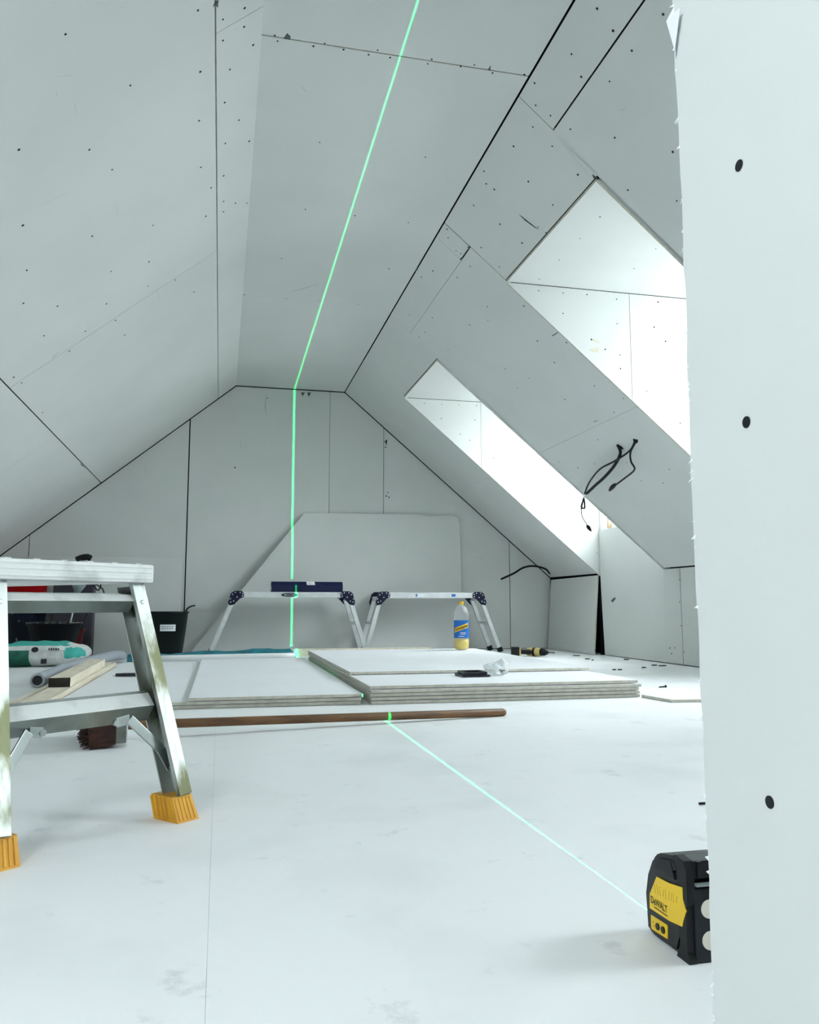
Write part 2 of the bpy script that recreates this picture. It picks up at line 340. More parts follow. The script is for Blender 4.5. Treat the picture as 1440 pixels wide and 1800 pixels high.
R_PX = [(1050,15),(1078,54),(1166,25),(1005,95),(1111,89),(1022,135),(1072,143),(940,146),(942,185),(968,203),(937,223),(903,257),(971,257),(1003,227),(1081,242),(1183,267),(1190,353),(851,301),(855,323),(869,333),(1016,307),(929,319),(972,360),(833,361),(1104,334),(879,394),(918,427),(946,399),(960,409),(827,468),(878,469),(846,435),(786,403),(788,418),(802,441),(810,446),(804,488),(741,487),(761,476),(826,571),(857,539),(760,558),(747,584),(788,614),(921,538),(996,602),(945,599),(975,637),(1045,678),(888,648),(910,682),(993,702),(1096,700),(858,563),(1080,725),(930,665),(1051,773),(1045,815),(983,812),(1102,813),(1177,825),(1166,849),(1128,845),(1016,822),(737,592),(720,553)]
screws(wr, [onR(*p) for p in R_PX], NR, 0.0052)
mb = MB()
for q in (((912,376),(930,390),(948,404),(940,400),(922,387)), ((727,470),(733,468),(735,474),(728,478)), ((1041,306),(1050,312),(1052,318),(1045,316)), ((1042,742),(1052,738),(1048,741)), ((970,590),(982,583),(980,586),(972,591)), ((822,434),(827,432),(825,438)), ((808,455),(812,452),(811,458))):
    mb.prism([onR(*p)+NR*0.0006 for p in q], -NR*0.002)
mb.build('torn_paper_chip', M['gyp_chip'], wr)['kind'] = 'stuff'

# ---- right knee wall (far bay is open, dark eaves void)
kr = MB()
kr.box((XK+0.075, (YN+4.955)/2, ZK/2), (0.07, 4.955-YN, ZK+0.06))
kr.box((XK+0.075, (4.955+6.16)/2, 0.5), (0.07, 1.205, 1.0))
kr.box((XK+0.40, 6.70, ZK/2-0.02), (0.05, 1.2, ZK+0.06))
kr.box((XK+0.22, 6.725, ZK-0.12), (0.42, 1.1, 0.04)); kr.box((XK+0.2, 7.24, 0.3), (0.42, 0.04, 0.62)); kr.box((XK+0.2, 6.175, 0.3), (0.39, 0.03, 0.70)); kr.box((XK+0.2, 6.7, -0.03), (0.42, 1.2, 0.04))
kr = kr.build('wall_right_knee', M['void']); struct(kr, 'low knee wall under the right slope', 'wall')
def kb(P, gap): board(kr, [Vector((XK, y, z)) for (y, z) in P], (-1,0,0), gap)
kb([(YN,0.004),(YN,ZK),(0.2,ZK),(0.2,0.004)], .003); kb([(0.2,0.004),(0.2,ZK),(2.6,ZK),(2.6,0.004)], .003)
kb([(2.6,0.004),(2.6,ZK),(4.955,ZK),(4.955,0.004)], [.003,.007,.004,.002])
for (a_, b_) in (DORM[0], DORM[2]): MB().box((XK+0.02, (a_+b_)/2, (ZK+SILL)/2+0.01), (0.04, b_-a_, SILL-ZK)).build('plasterboard', [M['paper']], kr)
kb([(4.955,0.004),(4.955,ZK-0.003),(y2a,ZK-0.003),(y2a,0.004)], [.004,.004,.0002,.002])
kb([(y2a,0.004),(y2a,SILL),(6.150,SILL),(6.146,ZK),(6.100,0.004)], [.0002,.001,.001,.001,.002])
screws(kr, [sd(*p) for p in ((1195,1019),(1195,1058),(1198,1100),(1203,1146),(1178,1139),(1181,1149),(1187,1139))], (-1,0,0), 0.006)
mb = MB(); mb.prism([sd(*p)-Vector((0.0008,0,0)) for p in ((1074,1056),(1079,1051),(1083,1050),(1081,1055),(1077,1059))], (0.002,0,0)); mb.build('torn_paper_chip', M['gyp_chip'], kr)

# ---- dormers
def dormer(i, ya, yb):
    mb = MB()
    off = 0.03
    for (y, s) in ((yb, 1), (ya, -1)):
        mb.prism([(XT-0.01, y+s*off, ZT+0.08), (XK+0.2, y+s*off, ZT+0.08), (XK+0.2, y+s*off, ZK-0.07)], (0, s*0.05, 0))
    mb.box(((XT+XK)/2+0.10, (ya+yb)/2, ZT+0.065), (XK-XT+0.2, yb-ya+0.16, 0.05))
    d = mb.build('wall_dormer_%d' % i, M['void']); struct(d, ['near','far','added unseen'][i-1]+' dormer recess lined with bright plasterboard', 'wall')
    PRD = 0.014
    for (y, n) in ((yb, -1), (ya, 1)):
        s = -n
        xs = 2.066 if i == 1 else 2.02
        zsl = lambda x: H - AR*(x-XR) - PRD
        t1 = [(XT-PRD/AR, ZT-0.001), (xs, ZT-0.001), (xs, zsl(xs))]; t2 = [(xs, ZT-0.001), (XK+0.06, ZT-0.001), (XK+0.06, zsl(XK)), (XK, zsl(XK)), (xs, zsl(xs))]
        t2 = [(xs, ZT-0.001), (XK+0.05, ZT-0.001), (XK+0.05, zsl(XK+0.05)), (xs, zsl(xs))]
        for t, gp in ((t1, (.0024,.0014,0)), (t2, (.0024,0,0,.0014))):
            P = [Vector((x, y, z)) for (x, z) in t]; gq = list(gp)
            board(d, P if n < 0 else P[::-1], (0, n, 0), gq if n < 0 else 0.001)
    board(d, [(XT-0.012,ya,ZT), (XT-0.012,yb,ZT), (XK+0.05,yb,ZT), (XK+0.05,ya,ZT)], (0,0,-1), [0,.0006,0,.0006])
    # window in the dormer face
    z0, z1 = SILL, ZT
    wn = MB(); X = XK+0.045; t = 0.05
    for (c, s_) in (((X,(ya+yb)/2,z0+t/2),(0.06,yb-ya,t)), ((X,(ya+yb)/2,z1-t/2),(0.06,yb-ya,t)), ((X,ya+t/2,(z0+z1)/2),(0.06,t,z1-z0-2*t)), ((X,yb-t/2,(z0+z1)/2),(0.06,t,z1-z0-2*t)), ((X,(ya+yb)/2,(z0+z1)/2),(0.05,0.05,z1-z0-2*t))):
        wn.box(c, s_)
    wn = wn.build('window_%d' % i, M['pvc']); struct(wn, 'white framed window in the %s dormer' % ['near','far','added unseen'][i-1], 'window')
    for (p0, p1) in ((ya+t, (ya+yb)/2-0.025), ((ya+yb)/2+0.025, yb-t)):
        MB().box((X, (p0+p1)/2, (z0+z1)/2), (0.006, p1-p0, z1-z0-2*t)).build('pane', M['glass'], wn)
    if i == 2:
        MB().box((XK+0.005, 5.975, (SILL+ZT)/2), (0.02, 0.032, ZT-SILL-0.01)).build('timber_jamb', M['pine'], wn, 'pale pine strip beside the window')
    return d
d1 = dormer(1, y1a, y1b); d2 = dormer(2, y2a, y2b); d0 = dormer(3, y0a, y0b)
screws(d1, [wl(x, y, y1b) for x, y in ((948,497+4),(947,511),(990,515),(1032,518),(1084,526),(1157,531),(990,551),(1085,569),(1040,597),(1064,614),(1090,624),(1091,648),(1137,688),(1196,744),(1170,600),(1150,575))], (0,-1,0), 0.0048)
screws(d1, [on(x, y, (0,0,1), ZT) for x, y in ((1055,381),(1020,419),(983,457),(1153,437),(948,490),(1115,472))], (0,0,-1), 0.004)
screws(d2, [wl(x, y, y2b) for x, y in ((746,709),(777,711),(807,712),(838,713),(776,736),(835,738),(809,763),(826,774),(868,805),(922,807),(958,840),(905,840),(940,870),(985,900),(1000,925),(1050,972))], (0,-1,0), 0.0045)
mb = MB()
for q in (((1043,596),(1054,599),(1054,604),(1044,601)), ((1036,614),(1053,610),(1053,620),(1040,618))):
    mb.prism([wl(x, y, y1b)-Vector((0,0.0006,0)) for x, y in q], (0,0.002,0))
mb.build('filler_stain', M['stain'], d1)

# ---- far gable wall
def zroof(x): return min(H, H - AL*(XL-x) if x < XL else H, H - AR*(x-XR) if x > XR else H)
wf = MB().prism([(XKL-0.2, D+0.03, -0.1), (XK+0.3, D+0.03, -0.1), (XK+0.3, D+0.03, 0.6), (XR+0.05, D+0.03, H+0.15), (XL-0.05, D+0.03, H+0.15), (XKL-0.2, D+0.03, 0.8)], (0,0.06,0)).build('wall_far', M['void'])
struct(wf, 'plasterboarded far gable wall', 'wall')
def wb(xs, g):
    top = [(x, zroof(x)) for x in sorted(set([xs[0], xs[1]] + [x for x in (XL, XR) if xs[0] < x < xs[1]]))]
    P = [Vector((xs[0], D, 0.004)), Vector((xs[1], D, 0.004))] + [Vector((x, D, z)) for x, z in reversed(top)]
    gg = [.002, g[1]] + [.007]*(len(top)-1) + [g[0]]
    board(wf, P, (0,-1,0), gg)
wb((XKL, -1.535), (.003,.003)); wb((-1.535, -0.293), (.003,.005)); wb((-0.293, 0.925), (.005,.0016)); wb((0.925, 1.421), (.0016,.0024)); wb((1.421, 2.62), (.0024,.0032)); wb((2.62, XK), (.0032,.003))
screws(wf, [wl(*p) for p in ((679,775),(678,786),(682,866),(684,874),(679,872),(413,822),(470,700))], (0,-1,0), 0.007)
mb = MB()
for q in (((529,690),(532,697),(536,690)), ((540,690),(543,698),(547,690)), ((676,776),(681,772),(680,783))):
    mb.prism([wl(*p)-Vector((0,0.0008,0)) for p in q], (0,0.002,0))
mb.build('torn_paper_chip', M['gyp_chip'], wf)['kind'] = 'stuff'

# ---- scuffs on the boards
def scuffs(parent, fn, n, items):
    mb = MB()
    for (pts, w_) in items:
        P = [fn(*p) for p in pts]; e = (P[-1]-P[0]).normalized(); sd_ = Vector(n).cross(e).normalized(); A = []; B = []
        for k, p in enumerate(P):
            t = k/(len(P)-1); ww = w_*(0.15+0.85*math.sin(math.pi*min(max(t,0.08),0.92))); A.append(p+sd_*ww+Vector(n)*0.0005); B.append(p-sd_*ww+Vector(n)*0.0005)
        for k in range(len(P)-1): mb.bm.faces.new([mb.bm.verts.new(q) for q in (A[k],A[k+1],B[k+1],B[k])])
    mb.build('scuff_mark', M['scuff'], parent)['kind'] = 'stuff'
scuffs(wlft, onL, NL, [([(131,180),(134,200)], .002), ([(95,136),(112,133),(128,132)], .001), ([(100,158),(99,166),(104,171)], .001), ([(204,360),(207,376)], .0015), ([(277,512),(280,530)], .003), ([(60,366),(100,346),(125,333)], .001), ([(30,905),(60,893)], .003), ([(110,184),(118,181)], .001)])
scuffs(ce, onC, (0,0,-1), [([(508,514),(530,508),(560,499)], .006), ([(530,150),(538,162)], .004), ([(640,205),(652,200)], .002), ([(468,586),(480,583)], .002)])
scuffs(wr, onR, NR, [([(815,430),(855,458),(893,490)], .0012), ([(1045,315),(1020,290),(985,245)], .0008), ([(1090,195),(1100,190)], .003)])
scuffs(wf, wl, (0,-1,0), [([(468,695),(466,715),(468,728)], .006), ([(255,818),(256,832)], .004), ([(423,775),(424,790)], .004), ([(840,979),(850,982)], .006)])
# ---- rear gable wall behind the viewer
wn_ = MB().prism([(XKL-0.2, YN, -0.1), (XK+0.3, YN, -0.1), (XK+0.3, YN, 0.6), (XR+0.05, YN, H+0.15), (XL-0.05, YN, H+0.15), (XKL-0.2, YN, 0.8)], (0,-0.06,0)).build('wall_near', M['paper']); struct(wn_, 'plasterboarded near gable wall', 'wall')
def window(idx, c, xd, yd, w_, h_, label):
    xd = Vector(xd).normalized(); yd = Vector(yd).normalized(); n = xd.cross(yd); rot = Matrix((xd, yd, n)).transposed(); c = Vector(c); t = 0.055; mb = MB()
    for (u, v, a, b_) in ((0,h_/2-t/2,w_,t),(0,-h_/2+t/2,w_,t),(w_/2-t/2,0,t,h_-2*t),(-w_/2+t/2,0,t,h_-2*t)):
        mb.box(c+xd*u+yd*v, (a,b_,0.06), rot)
    o = mb.build('window_%d' % idx, M['pvc']); struct(o, label, 'window')
    MB().box(c, (w_-2*t, h_-2*t, 0.006), rot).build('pane', M['glass'], o)
window(4, (PL(RW[0],RW[2])+PL(RW[1],RW[3]))/2 - NL*0.04, (0,1,0), PL(1,0)-PL(0,0), RW[3]-RW[2], (PL(RW[1],0)-PL(RW[0],0)).length, 'added white framed roof window, unseen, in the left slope')
def portal(c, nrm, sx, sy, xhint):
    l = bpy.data.lights.new('daylight_portal', 'AREA'); l.shape = 'RECTANGLE'; l.size = sx; l.size_y = sy; l.cycles.is_portal = True
    o = bpy.data.objects.new('daylight_portal', l); COL.objects.link(o); o.matrix_world = Matrix.Translation(c) @ frame(-Vector(nrm), xhint).to_4x4()
for (ya, yb) in DORM: portal(Vector((XK+0.09, (ya+yb)/2, (SILL+ZT)/2)), (-1,0,0), yb-ya, ZT-SILL, (0,1,0))
portal((PL(RW[0],RW[2])+PL(RW[1],RW[3]))/2 - NL*0.09, NL, RW[3]-RW[2], (PL(RW[1],0)-PL(RW[0],0)).length, (0,1,0))

# ---- half finished partition beside the viewer: board on timber studs, rough cut end
XP = 0.292; YP = 0.460; YQ = -1.6
mb = MB(); NZ = 150; A = []; zs = [i*(H-0.008)/NZ+0.004 for i in range(NZ+1)]
rng = random.Random(3)
def wob(z): return YP + 0.0007*math.sin(z*17) + 0.0004*math.sin(z*91+1) + rng.uniform(-0.0007,0.0007)
ed = [(wob(z), z) for z in zs]
poly = [(YQ, 0.004)] + ed + [(YQ, H-0.004)]
pt = MB().prism([(XP, y, z) for y, z in poly], (0.0125,0,0), 0, 1)
pr = MB()
for y in (YP-0.10, YP-0.50, YP-0.90, YP-1.3, YP-1.7, YP-2.03): pr.box((XP+0.0125+0.0375, y, H/2), (0.075, 0.045, H-0.10))
for z in (0.025, H-0.025): pr.box((XP+0.05, (YP+YQ)/2-0.04, z), (0.075, YP-YQ-0.1, 0.045))
pr = pr.build('wall_partition', M['wood']); struct(pr, 'unfinished timber stud partition with a rough cut plasterboard edge', 'wall')
pb = pt.build('plasterboard', [M['paper'], M['gypsum']], pr)
board(pr, [(XP+0.1, YP-0.05, 0.004), (XP+0.1, YP-0.05, H-0.004), (XP+0.1, YQ, H-0.004), (XP+0.1, YQ, 0.004)], (1,0,0), .001)
for (x, y) in ((1300,291),(1313,742),(1354,1410)):
    MB().disc(sd(x, y, XP), (-1,0,0), 0.0034, 14, th=0.0006).build('screw_head', M['screw'], pr)
mb = MB()                                                             # torn paper fibres along the cut edge
for i in range(70):
    z = rng.uniform(0.05, 1.1); y = YP-0.001; L_ = rng.uniform(0.001,0.0032); b0 = rng.uniform(0.0008,0.003); dz = rng.uniform(-0.002,0.002)
    mb.prism([(XP-0.0002, y, z), (XP-0.0002-rng.uniform(0,0.002), y+L_, z+dz), (XP-0.0002, y, z+b0)], (0.0004,0,0))
a = sd(1186,22,XP); 
mb.prism([(XP-0.0004, YP-0.001, a.z+0.004), (XP-0.004, YP+0.003, a.z-0.004), (XP-0.0035, YP-0.013, a.z-0.006), (XP-0.003, YP-0.004, a.z-0.030), (XP-0.0004, YP-0.001, a.z-0.034)], (0.0005,0,0))
mb.build('torn_paper_edge', M['stackpaper'], pr)['kind'] = 'stuff'

# ================================================================== THINGS
# ---- stacks of plasterboard sheets
BT = 0.015
def sheet(x0, x1, y0, y1, z, label, group, rz=0.0, th=BT):
    o = MB().prism([(x0,y0,z+th-0.0015),(x1,y0,z+th-0.0015),(x1,y1,z+th-0.0015),(x0,y1,z+th-0.0015)], (0,0,-(th-0.0032)), 0, 1).build('plasterboard_sheet', [M['stackpaper'], M['gypsum']])
    c = Vector(((x0+x1)/2, (y0+y1)/2, 0)); o.data.transform(Matrix.Translation(-c)); o.location = c; o.rotation_euler.z = rz
    return tag(o, label, 'plasterboard', group)
rj = random.Random(11)
ORD = ['bottom', 'second from the bottom', 'middle', 'fourth from the bottom', 'fifth from the bottom']
for i in range(5):
    dx, dy = rj.uniform(-.006,.006), rj.uniform(-.012,.012)
    sheet(0.606+dx, 1.800+dx, 3.305+dy, 5.70+dy, i*BT, '%s full plasterboard sheet of the taller stack' % ORD[i], 'sheets in the taller plasterboard stack', rj.uniform(-.002,.002))
ya = fl(605,1181,.09).y
sheet(0.604, 1.815, ya, 5.74, 5*BT, 'shorter topmost plasterboard sheet on the taller stack under the drink bottle', 'sheets in the taller plasterboard stack', 0.0)
for i in range(2):
    dx, dy = rj.uniform(-.004,.004), rj.uniform(-.008,.008)
    sheet(-0.605+dx, 0.568+dx, 3.318+dy, 5.69+dy, i*BT, '%s wide plasterboard sheet of the lower stack' % ['bottom','middle'][i], 'sheets in the lower plasterboard stack', rj.uniform(-.002,.002))
sheet(-0.108, 0.574, 3.315, 5.66, 2*BT, 'narrow topmost plasterboard sheet on the lower stack', 'sheets in the lower plasterboard stack')

# ---- offcut on the floor by the partition
P = [fl(1128,1221,.0125), fl(1182,1230,.0125), fl(1240,1229,.0125), fl(1300,1216,.0125), fl(1180,1206,.0125)]
o = MB().prism(P, (0,0,-0.0118), 0, 1).build('plasterboard_offcut', [M['stackpaper'], M['gypsum']]); tag(o, 'cut piece of white plasterboard lying flat beside the taller stack', 'offcut')

# ---- big sheet leaning on the far wall
tp = [(535,902),(742,904),(750,908),(796,905),(806,912),(808,925)]
yt, yb_ = D-0.03, D-0.13; zt = 1.2
def leanp(x, z): return Vector((x, yb_ + (yt-yb_)*z/zt, z))
def leanpx(px, py):
    n = Vector((0, zt, -(yt-yb_))).normalized(); return on(px, py, n, n.dot(Vector((0,yb_,0))))
P = [leanpx(*p) for p in tp]; P += [leanp(P[-1].x+0.0, 0.004), leanp(leanpx(338,1140).x-0.02, 0.004)]
n = Vector((0, -zt, (yt-yb_))).normalized()
o = MB().prism(P, -n*0.0125, 0, 1).build('plasterboard_sheet', [M['paper'], M['gypsum']]); tag(o, 'big grey plasterboard sheet with one slanted side leaning on the far wall', 'plasterboard')
# ---- other pieces leaning on the far wall
def leaner(x0, x1, h, y0, y1, label, ch=0.0):
    f = lambda x, z: Vector((x, y0+(y1-y0)*z/h, z)); n = Vector((0, -h, (y1-y0))).normalized()
    P = [f(x0,.003), f(x1,.003), f(x1,h), f(x0+ch,h)]
    o = MB().prism(P, -n*0.0125, 0, 1).build('plasterboard_offcut', [M['paper'], M['gypsum']]); return tag(o, label, 'offcut')
leaner(-1.53, -0.315, 0.80, D-0.14, D-0.022, 'wide low plasterboard offcut leaning on the far wall behind the tubs')
leaner(-0.305, 0.09, 0.345, D-0.085, D-0.055, 'short plasterboard offcut leaning behind the dark green bucket')
# ---- board propped against the open eaves
def rl(y, z): return Vector((2.965 + 0.045*z/0.65, y, z))
P = [rl(sd(1044,1150,2.965).y,.003), rl(7.13,.003), rl(7.13,0.636), rl(sd(1050,1011,3.009).y,0.644)]
o = MB().prism(P, (0.0125,0,0), 0, 1).build('plasterboard_offcut', [M['paper'], M['gypsum']]); tag(o, 'square plasterboard offcut propped against the dark eaves opening', 'offcut')

# ---- work platform close to the viewer
def local(o, T): o.data.transform(T)
L0 = Vector((-0.316,1.402,0)); R0 = Vector((-0.055,1.633,0)); W = (R0-L0).length; wv = (R0-L0)/W; lv = Vector((wv.y,-wv.x,0))
s_, t_ = 0.035, 0.12; ZL = 0.445; LEN = 0.95
hop = thing('work_platform', (L0+R0)/2 - lv*(t_+LEN/2-0.12), 'plaster splashed aluminium work platform with yellow rubber feet', 'work platform')
def hp(a, b, z): return L0 + wv*a + lv*b + Vector((0,0,z))            # a along the end frame, b towards the viewer
dcen = hp(W/2, -t_-LEN/2+0.022, 0.462); hrot = Matrix((wv, -lv, Vector((0,0,1)))).transposed()
mb = MB(); DW = W-2*s_+0.045
mb.box(dcen, (DW, LEN, 0.036), hrot, 0.006)
for z in (-0.010, 0.002, 0.012): mb.box(dcen+Vector((0,0,z)), (DW-0.008, LEN+0.003, 0.004), hrot, 0.0012)
for k in range(6): mb.box(dcen + wv*(-DW/2+0.03+k*(DW-0.06)/5) + Vector((0,0,0.0185)), (0.012, LEN-0.02, 0.003), hrot)
mb.build('deck', M['plaster'], hop)
def leg(a0, a1, b0, b1, zt, sgn, end):
    top = hp(a1, b1, zt); bot = hp(a0, b0, 0.052); d = (bot-top).normalized(); out = wv*sgn; fw = lv*end
    x = out - d*out.dot(d); x.normalize(); y = fw - d*fw.dot(d) - x*fw.dot(x); y.normalize(); rot = Matrix((x, y, d)).transposed(); c = (top+bot)/2; L_ = (bot-top).length+0.01
    mb = MB()
    mb.box(c + x*0.0125 - y*0.024, (0.003, 0.048, L_), rot)           # web
    mb.box(c + y*0.000, (0.028, 0.004, L_), rot, 0.001)               # front flange
    mb.box(c - y*0.047, (0.028, 0.003, L_), rot)                      # back flange
    mb.box(c - x*0.0125 - y*0.004, (0.003, 0.008, L_), rot)
    lg = mb.build('leg', M['muck'], hop)
    mb = MB()                                                          # ribbed foot
    base = hp(a0, b0, 0.0); dn = d/abs(d.z)
    def q(u, v, z): 
        c0 = base - dn*z; return c0 + wv*u + lv*end*v + Vector((0,0,0))
    hw = lambda z: (0.0245 - 0.06*z)
    for k in range(1):
        A = [q(-hw(0)*1.0, 0.013, 0.0), q(hw(0), 0.013, 0.0), q(hw(0), -0.058, 0.0), q(-hw(0), -0.058, 0.0)]
        B = [q(-hw(.045), 0.010, 0.045), q(hw(.045), 0.010, 0.045), q(hw(.045), -0.052, 0.045), q(-hw(.045), -0.052, 0.045)]
        for lst in (A, B):
            for v_ in lst: v_.z = max(v_.z, 0.0)
        V = [mb.bm.verts.new(v_) for v_ in A+B]
        for fc in ((0,1,2,3),(7,6,5,4),(0,4,5,1),(1,5,6,2),(2,6,7,3),(3,7,4,0)): mb.bm.faces.new([V[i] for i in fc])
    for k in range(5):
        u = -0.018+0.009*k
        mb.span(q(u, 0.0135, 0.004), q(u*0.92, 0.0105, 0.042), 0.004, 0.003, wv, 0.001)
    for k in range(5):
        v = -0.052+0.012*k
        mb.span(q(-sgn*hw(.006)*-1*1.0, v, 0.006), q(sgn*hw(.042), v, 0.042), 0.004, 0.005, wv)
        mb.span(q(-sgn*hw(.006), v, 0.006), q(-sgn*hw(.042), v, 0.042), 0.004, 0.005, wv)
    mb.build('rubber_foot', M['yfoot'], lg, 'yellow ribbed rubber foot')
    for z in (0.405, 0.215):
        k = (z-0.0)/zt; p = hp(a0+(a1-a0)*k, b0+(b1-b0)*k, z) + y*0.002
        MB().lathe([(0.005,0),(0.0045,0.0025),(0.002,0.004)], p, 12, frame(y)).build('rivet', M['rivet'], lg)
    return lg
leg(0, s_, 0, -t_, ZL, -1, 1); leg(W, W-s_, 0, -t_, ZL, 1, 1)
bb = -2*t_-LEN+0.16
leg(0, s_, bb, bb+t_, ZL, -1, -1); leg(W, W-s_, bb, bb+t_, ZL, 1, -1)
def rung(z, end, hgt, dep, lip):
    k = z/ZL; a0 = s_*k+0.010; a1 = W-s_*k-0.010; b = (-t_*k if end > 0 else bb+t_*k); e = end
    mb = MB(); m_ = (a0+a1)/2; ln = a1-a0
    prf_ = [(-dep, 0.0), (-0.9*lip, 0.0), (-0.0015, -lip+0.002), (0.0, -lip), (-0.020, -lip-hgt), (-0.023, -lip-hgt), (-0.008, -lip-0.003), (-0.9*lip-0.004, -0.004), (-dep+0.004, -0.004), (-dep+0.004, -lip-hgt*0.6), (-dep, -lip-hgt*0.6)]
    mb.prism([hp(a0, b+e*u, z+v) for u, v in prf_], wv*ln)
    for j in range(3): mb.box(hp(m_, b-e*(0.024+j*0.010), z+0.001), (ln, 0.004, 0.002), hrot)
    bmesh.ops.recalc_face_normals(mb.bm, faces=mb.bm.faces)
    for f in mb.bm.faces: f.material_index = 1 if f.normal.z > 0.15 else 0  # light and shade put into colour: pale up-facing faces, dark skirt
    mb.build('step', [M['shadealu'], M['plaster']], hop)
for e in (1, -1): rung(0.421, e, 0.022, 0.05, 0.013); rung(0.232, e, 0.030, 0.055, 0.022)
def strap(pts, w_): 
    mb = MB()
    for i in range(len(pts)-1): mb.span(pts[i], pts[i+1], w_, 0.004, (pts[i+1]-pts[i]).cross(lv), 0.001)
    for p in (pts[0], pts[-1]): mb.lathe([(0.006,-0.003),(0.006,0.004)], p, 10, frame(lv))
    mb.build('brace', M['alu'], hop)
for e in (1, -1):
    for sg in (1, -1):
        def bp(u, z, off): k = z/ZL; b = (-t_*k if e > 0 else bb+t_*k); c = W/2; return hp(c + sg*u, b - e*off, z)
        hw0 = W/2
        strap([bp(hw0-0.102, 0.184, 0.026), bp(hw0-0.076, 0.188, 0.022), bp(hw0-0.022, 0.128, 0.012), bp(hw0-0.006, 0.092, 0.010)], 0.018)
# ---- laser level
LX = 0.5605; LYB = 0.866
lz = thing('laser_level', (LX, 0.918, 0), 'black and yellow cross line laser level standing on the white floor', 'laser level')
x0, x1 = 0.522, 0.599
prof = [(0.966,0.004),(0.969,0.045),(0.962,0.070),(0.950,0.090),(0.938,0.100),(0.905,0.107),(0.884,0.108),(0.884,0.0),(0.955,0.0)]
mb = MB(); mb.prism([(x0+0.004, y, z) for y, z in prof], (x1-x0-0.008,0,0)); bmesh.ops.bevel(mb.bm, geom=list(mb.bm.edges), offset=0.003, segments=2, affect='EDGES')
mb.build('casing', M['bodyblk'], lz)
mb = MB()                                                             # rubber bumper frame round the back and front
prof2 = [(LYB,0.0),(LYB-0.001,0.006),(LYB+0.003,0.012),(LYB+0.003,0.060),(LYB,0.066),(LYB,0.100),(LYB+0.005,0.110),(LYB+0.020,0.113),(LYB+0.030,0.109),(LYB+0.022,0.098),(LYB+0.016,0.070),(LYB+0.013,0.056),(LYB+0.017,0.044),(LYB+0.020,0.030),(LYB+0.017,0.016),(LYB+0.026,0.0)]
for xa in (x0, x1-0.010):
    MB().prism([(xa, y, z) for y, z in prof2], (0.010,0,0)).build('rubber_bumper', M['blackrub'], lz)
mb = MB()
mb.box(((x0+x1)/2, LYB+0.010, 0.041), (x1-x0-0.018, 0.020, 0.080), None, 0.002)
mb.box(((x0+x1)/2, LYB+0.014, 0.100), (x1-x0-0.020, 0.022, 0.020), None, 0.003)
for k in range(3): mb.box((x0+0.018+0.018*k, LYB+0.006, 0.1005), (0.006, 0.010, 0.018), None, 0.001)
mb.build('battery_door', M['bodyblk'], lz)
mb = MB(); mb.box(((x0+x1)/2, LYB+0.001, 0.0845), (x1-x0-0.022, 0.008, 0.0022)); mb.build('door_lip', M['grey'], lz)
for z in (0.024, 0.058):
    MB().cyl((0.5495, LYB+0.001, z), (0.5495, LYB-0.0012, z), 0.0105, 0.0102, 28).build('round_pad', M['disc'], lz, 'pale round pad on the back')
mb = MB()                                                             # side plate under the label, handle dimple ribs, feet
mb.prism([(x0+0.0015, y, z) for y, z in ((0.958,0.02),(0.960,0.05),(0.948,0.082),(0.925,0.094),(0.888,0.092),(0.884,0.03),(0.895,0.006),(0.945,0.004))], (0.004,0,0))
mb.build('side_plate', M['bodyblk'], lz)
mb = MB(); mb.prism([(x0-0.0005, y, z) for y, z in ((0.937,0.083),(0.925,0.098),(0.893,0.104),(0.886,0.096),(0.905,0.088))], (0.005,0,0)); mb.prism([(x0-0.001, y, z) for y, z in ((0.912,0.086),(0.905,0.100),(0.898,0.103),(0.890,0.084))], (0.004,0,0))
mb.build('grip_rib', M['blackrub'], lz)
LB = [sd(x, y, x0) for x, y in ((1155,1541),(1176,1552),(1200,1560),(1201,1581),(1203,1588),(1207,1602),(1202,1618),(1200,1629),(1178,1619),(1143,1596),(1143,1571))]
lbo = MB().prism([(x0-0.0006, p.y, p.z) for p in LB], (0.001,0,0)).build('label_plate', M['ylabel'], lz, 'yellow brand plate')
c = sd(1159.5,1590,x0); xd = (sd(1176,1604,x0)-sd(1145,1583,x0)).normalized()
text_on('lettering', 'DeWALT', 0.0118, (x0-0.0009, c.y, c.z), (0,-0.93,0.0), (0,0.0,0.98), M['ink'], lbo, (0.86,1.0))
mb = MB(); mb.box((x0-0.0008, sd(1163,1603,x0).y, sd(1163,1600,x0).z-0.0015), (0.0006, 0.030, 0.0008)); mb.build('small_print', M['ink'], lbo)
mb = MB(); rg = random.Random(5)
for k in range(9):
    p = sd(1153+k*4.6, 1558+k*2.3, x0); hh = 0.008+0.003*rg.random()
    mb.span((x0-0.0006, p.y, p.z-hh/2-0.003), (x0-0.0006, p.y+rg.uniform(-.003,.003), p.z+hh/2-0.003), 0.0004, 0.0006)
mb.build('pencil_scribble', M['pencil'], lbo)
LB2 = [sd(x, y, x0) for x, y in ((1143.5,1611),(1170,1628),(1172.5,1631),(1172.5,1654),(1146,1637),(1144,1634))]
l2 = MB().prism([(x0+0.0007, p.y, p.z+0.002) for p in LB2], (0.001,0,0)).build('button_plate', M['ylabel'], lz)
for q in ((1156,1632),(1165.5,1638)):
    p = sd(*q, x0); MB().cyl((x0+0.001, p.y, p.z+0.002), (x0-0.0008, p.y, p.z+0.002), 0.0042, 0.0038, 16).build('button', M['bodyblk'], l2)
mb = MB()
for q in ((1148,1624),(1149,1631)): 
    p = sd(*q, x0); mb.disc((x0+0.0004, p.y, p.z+0.002), (-1,0,0), 0.0011, 6, th=0.0002)
mb.build('symbol', M['pencil'], l2)
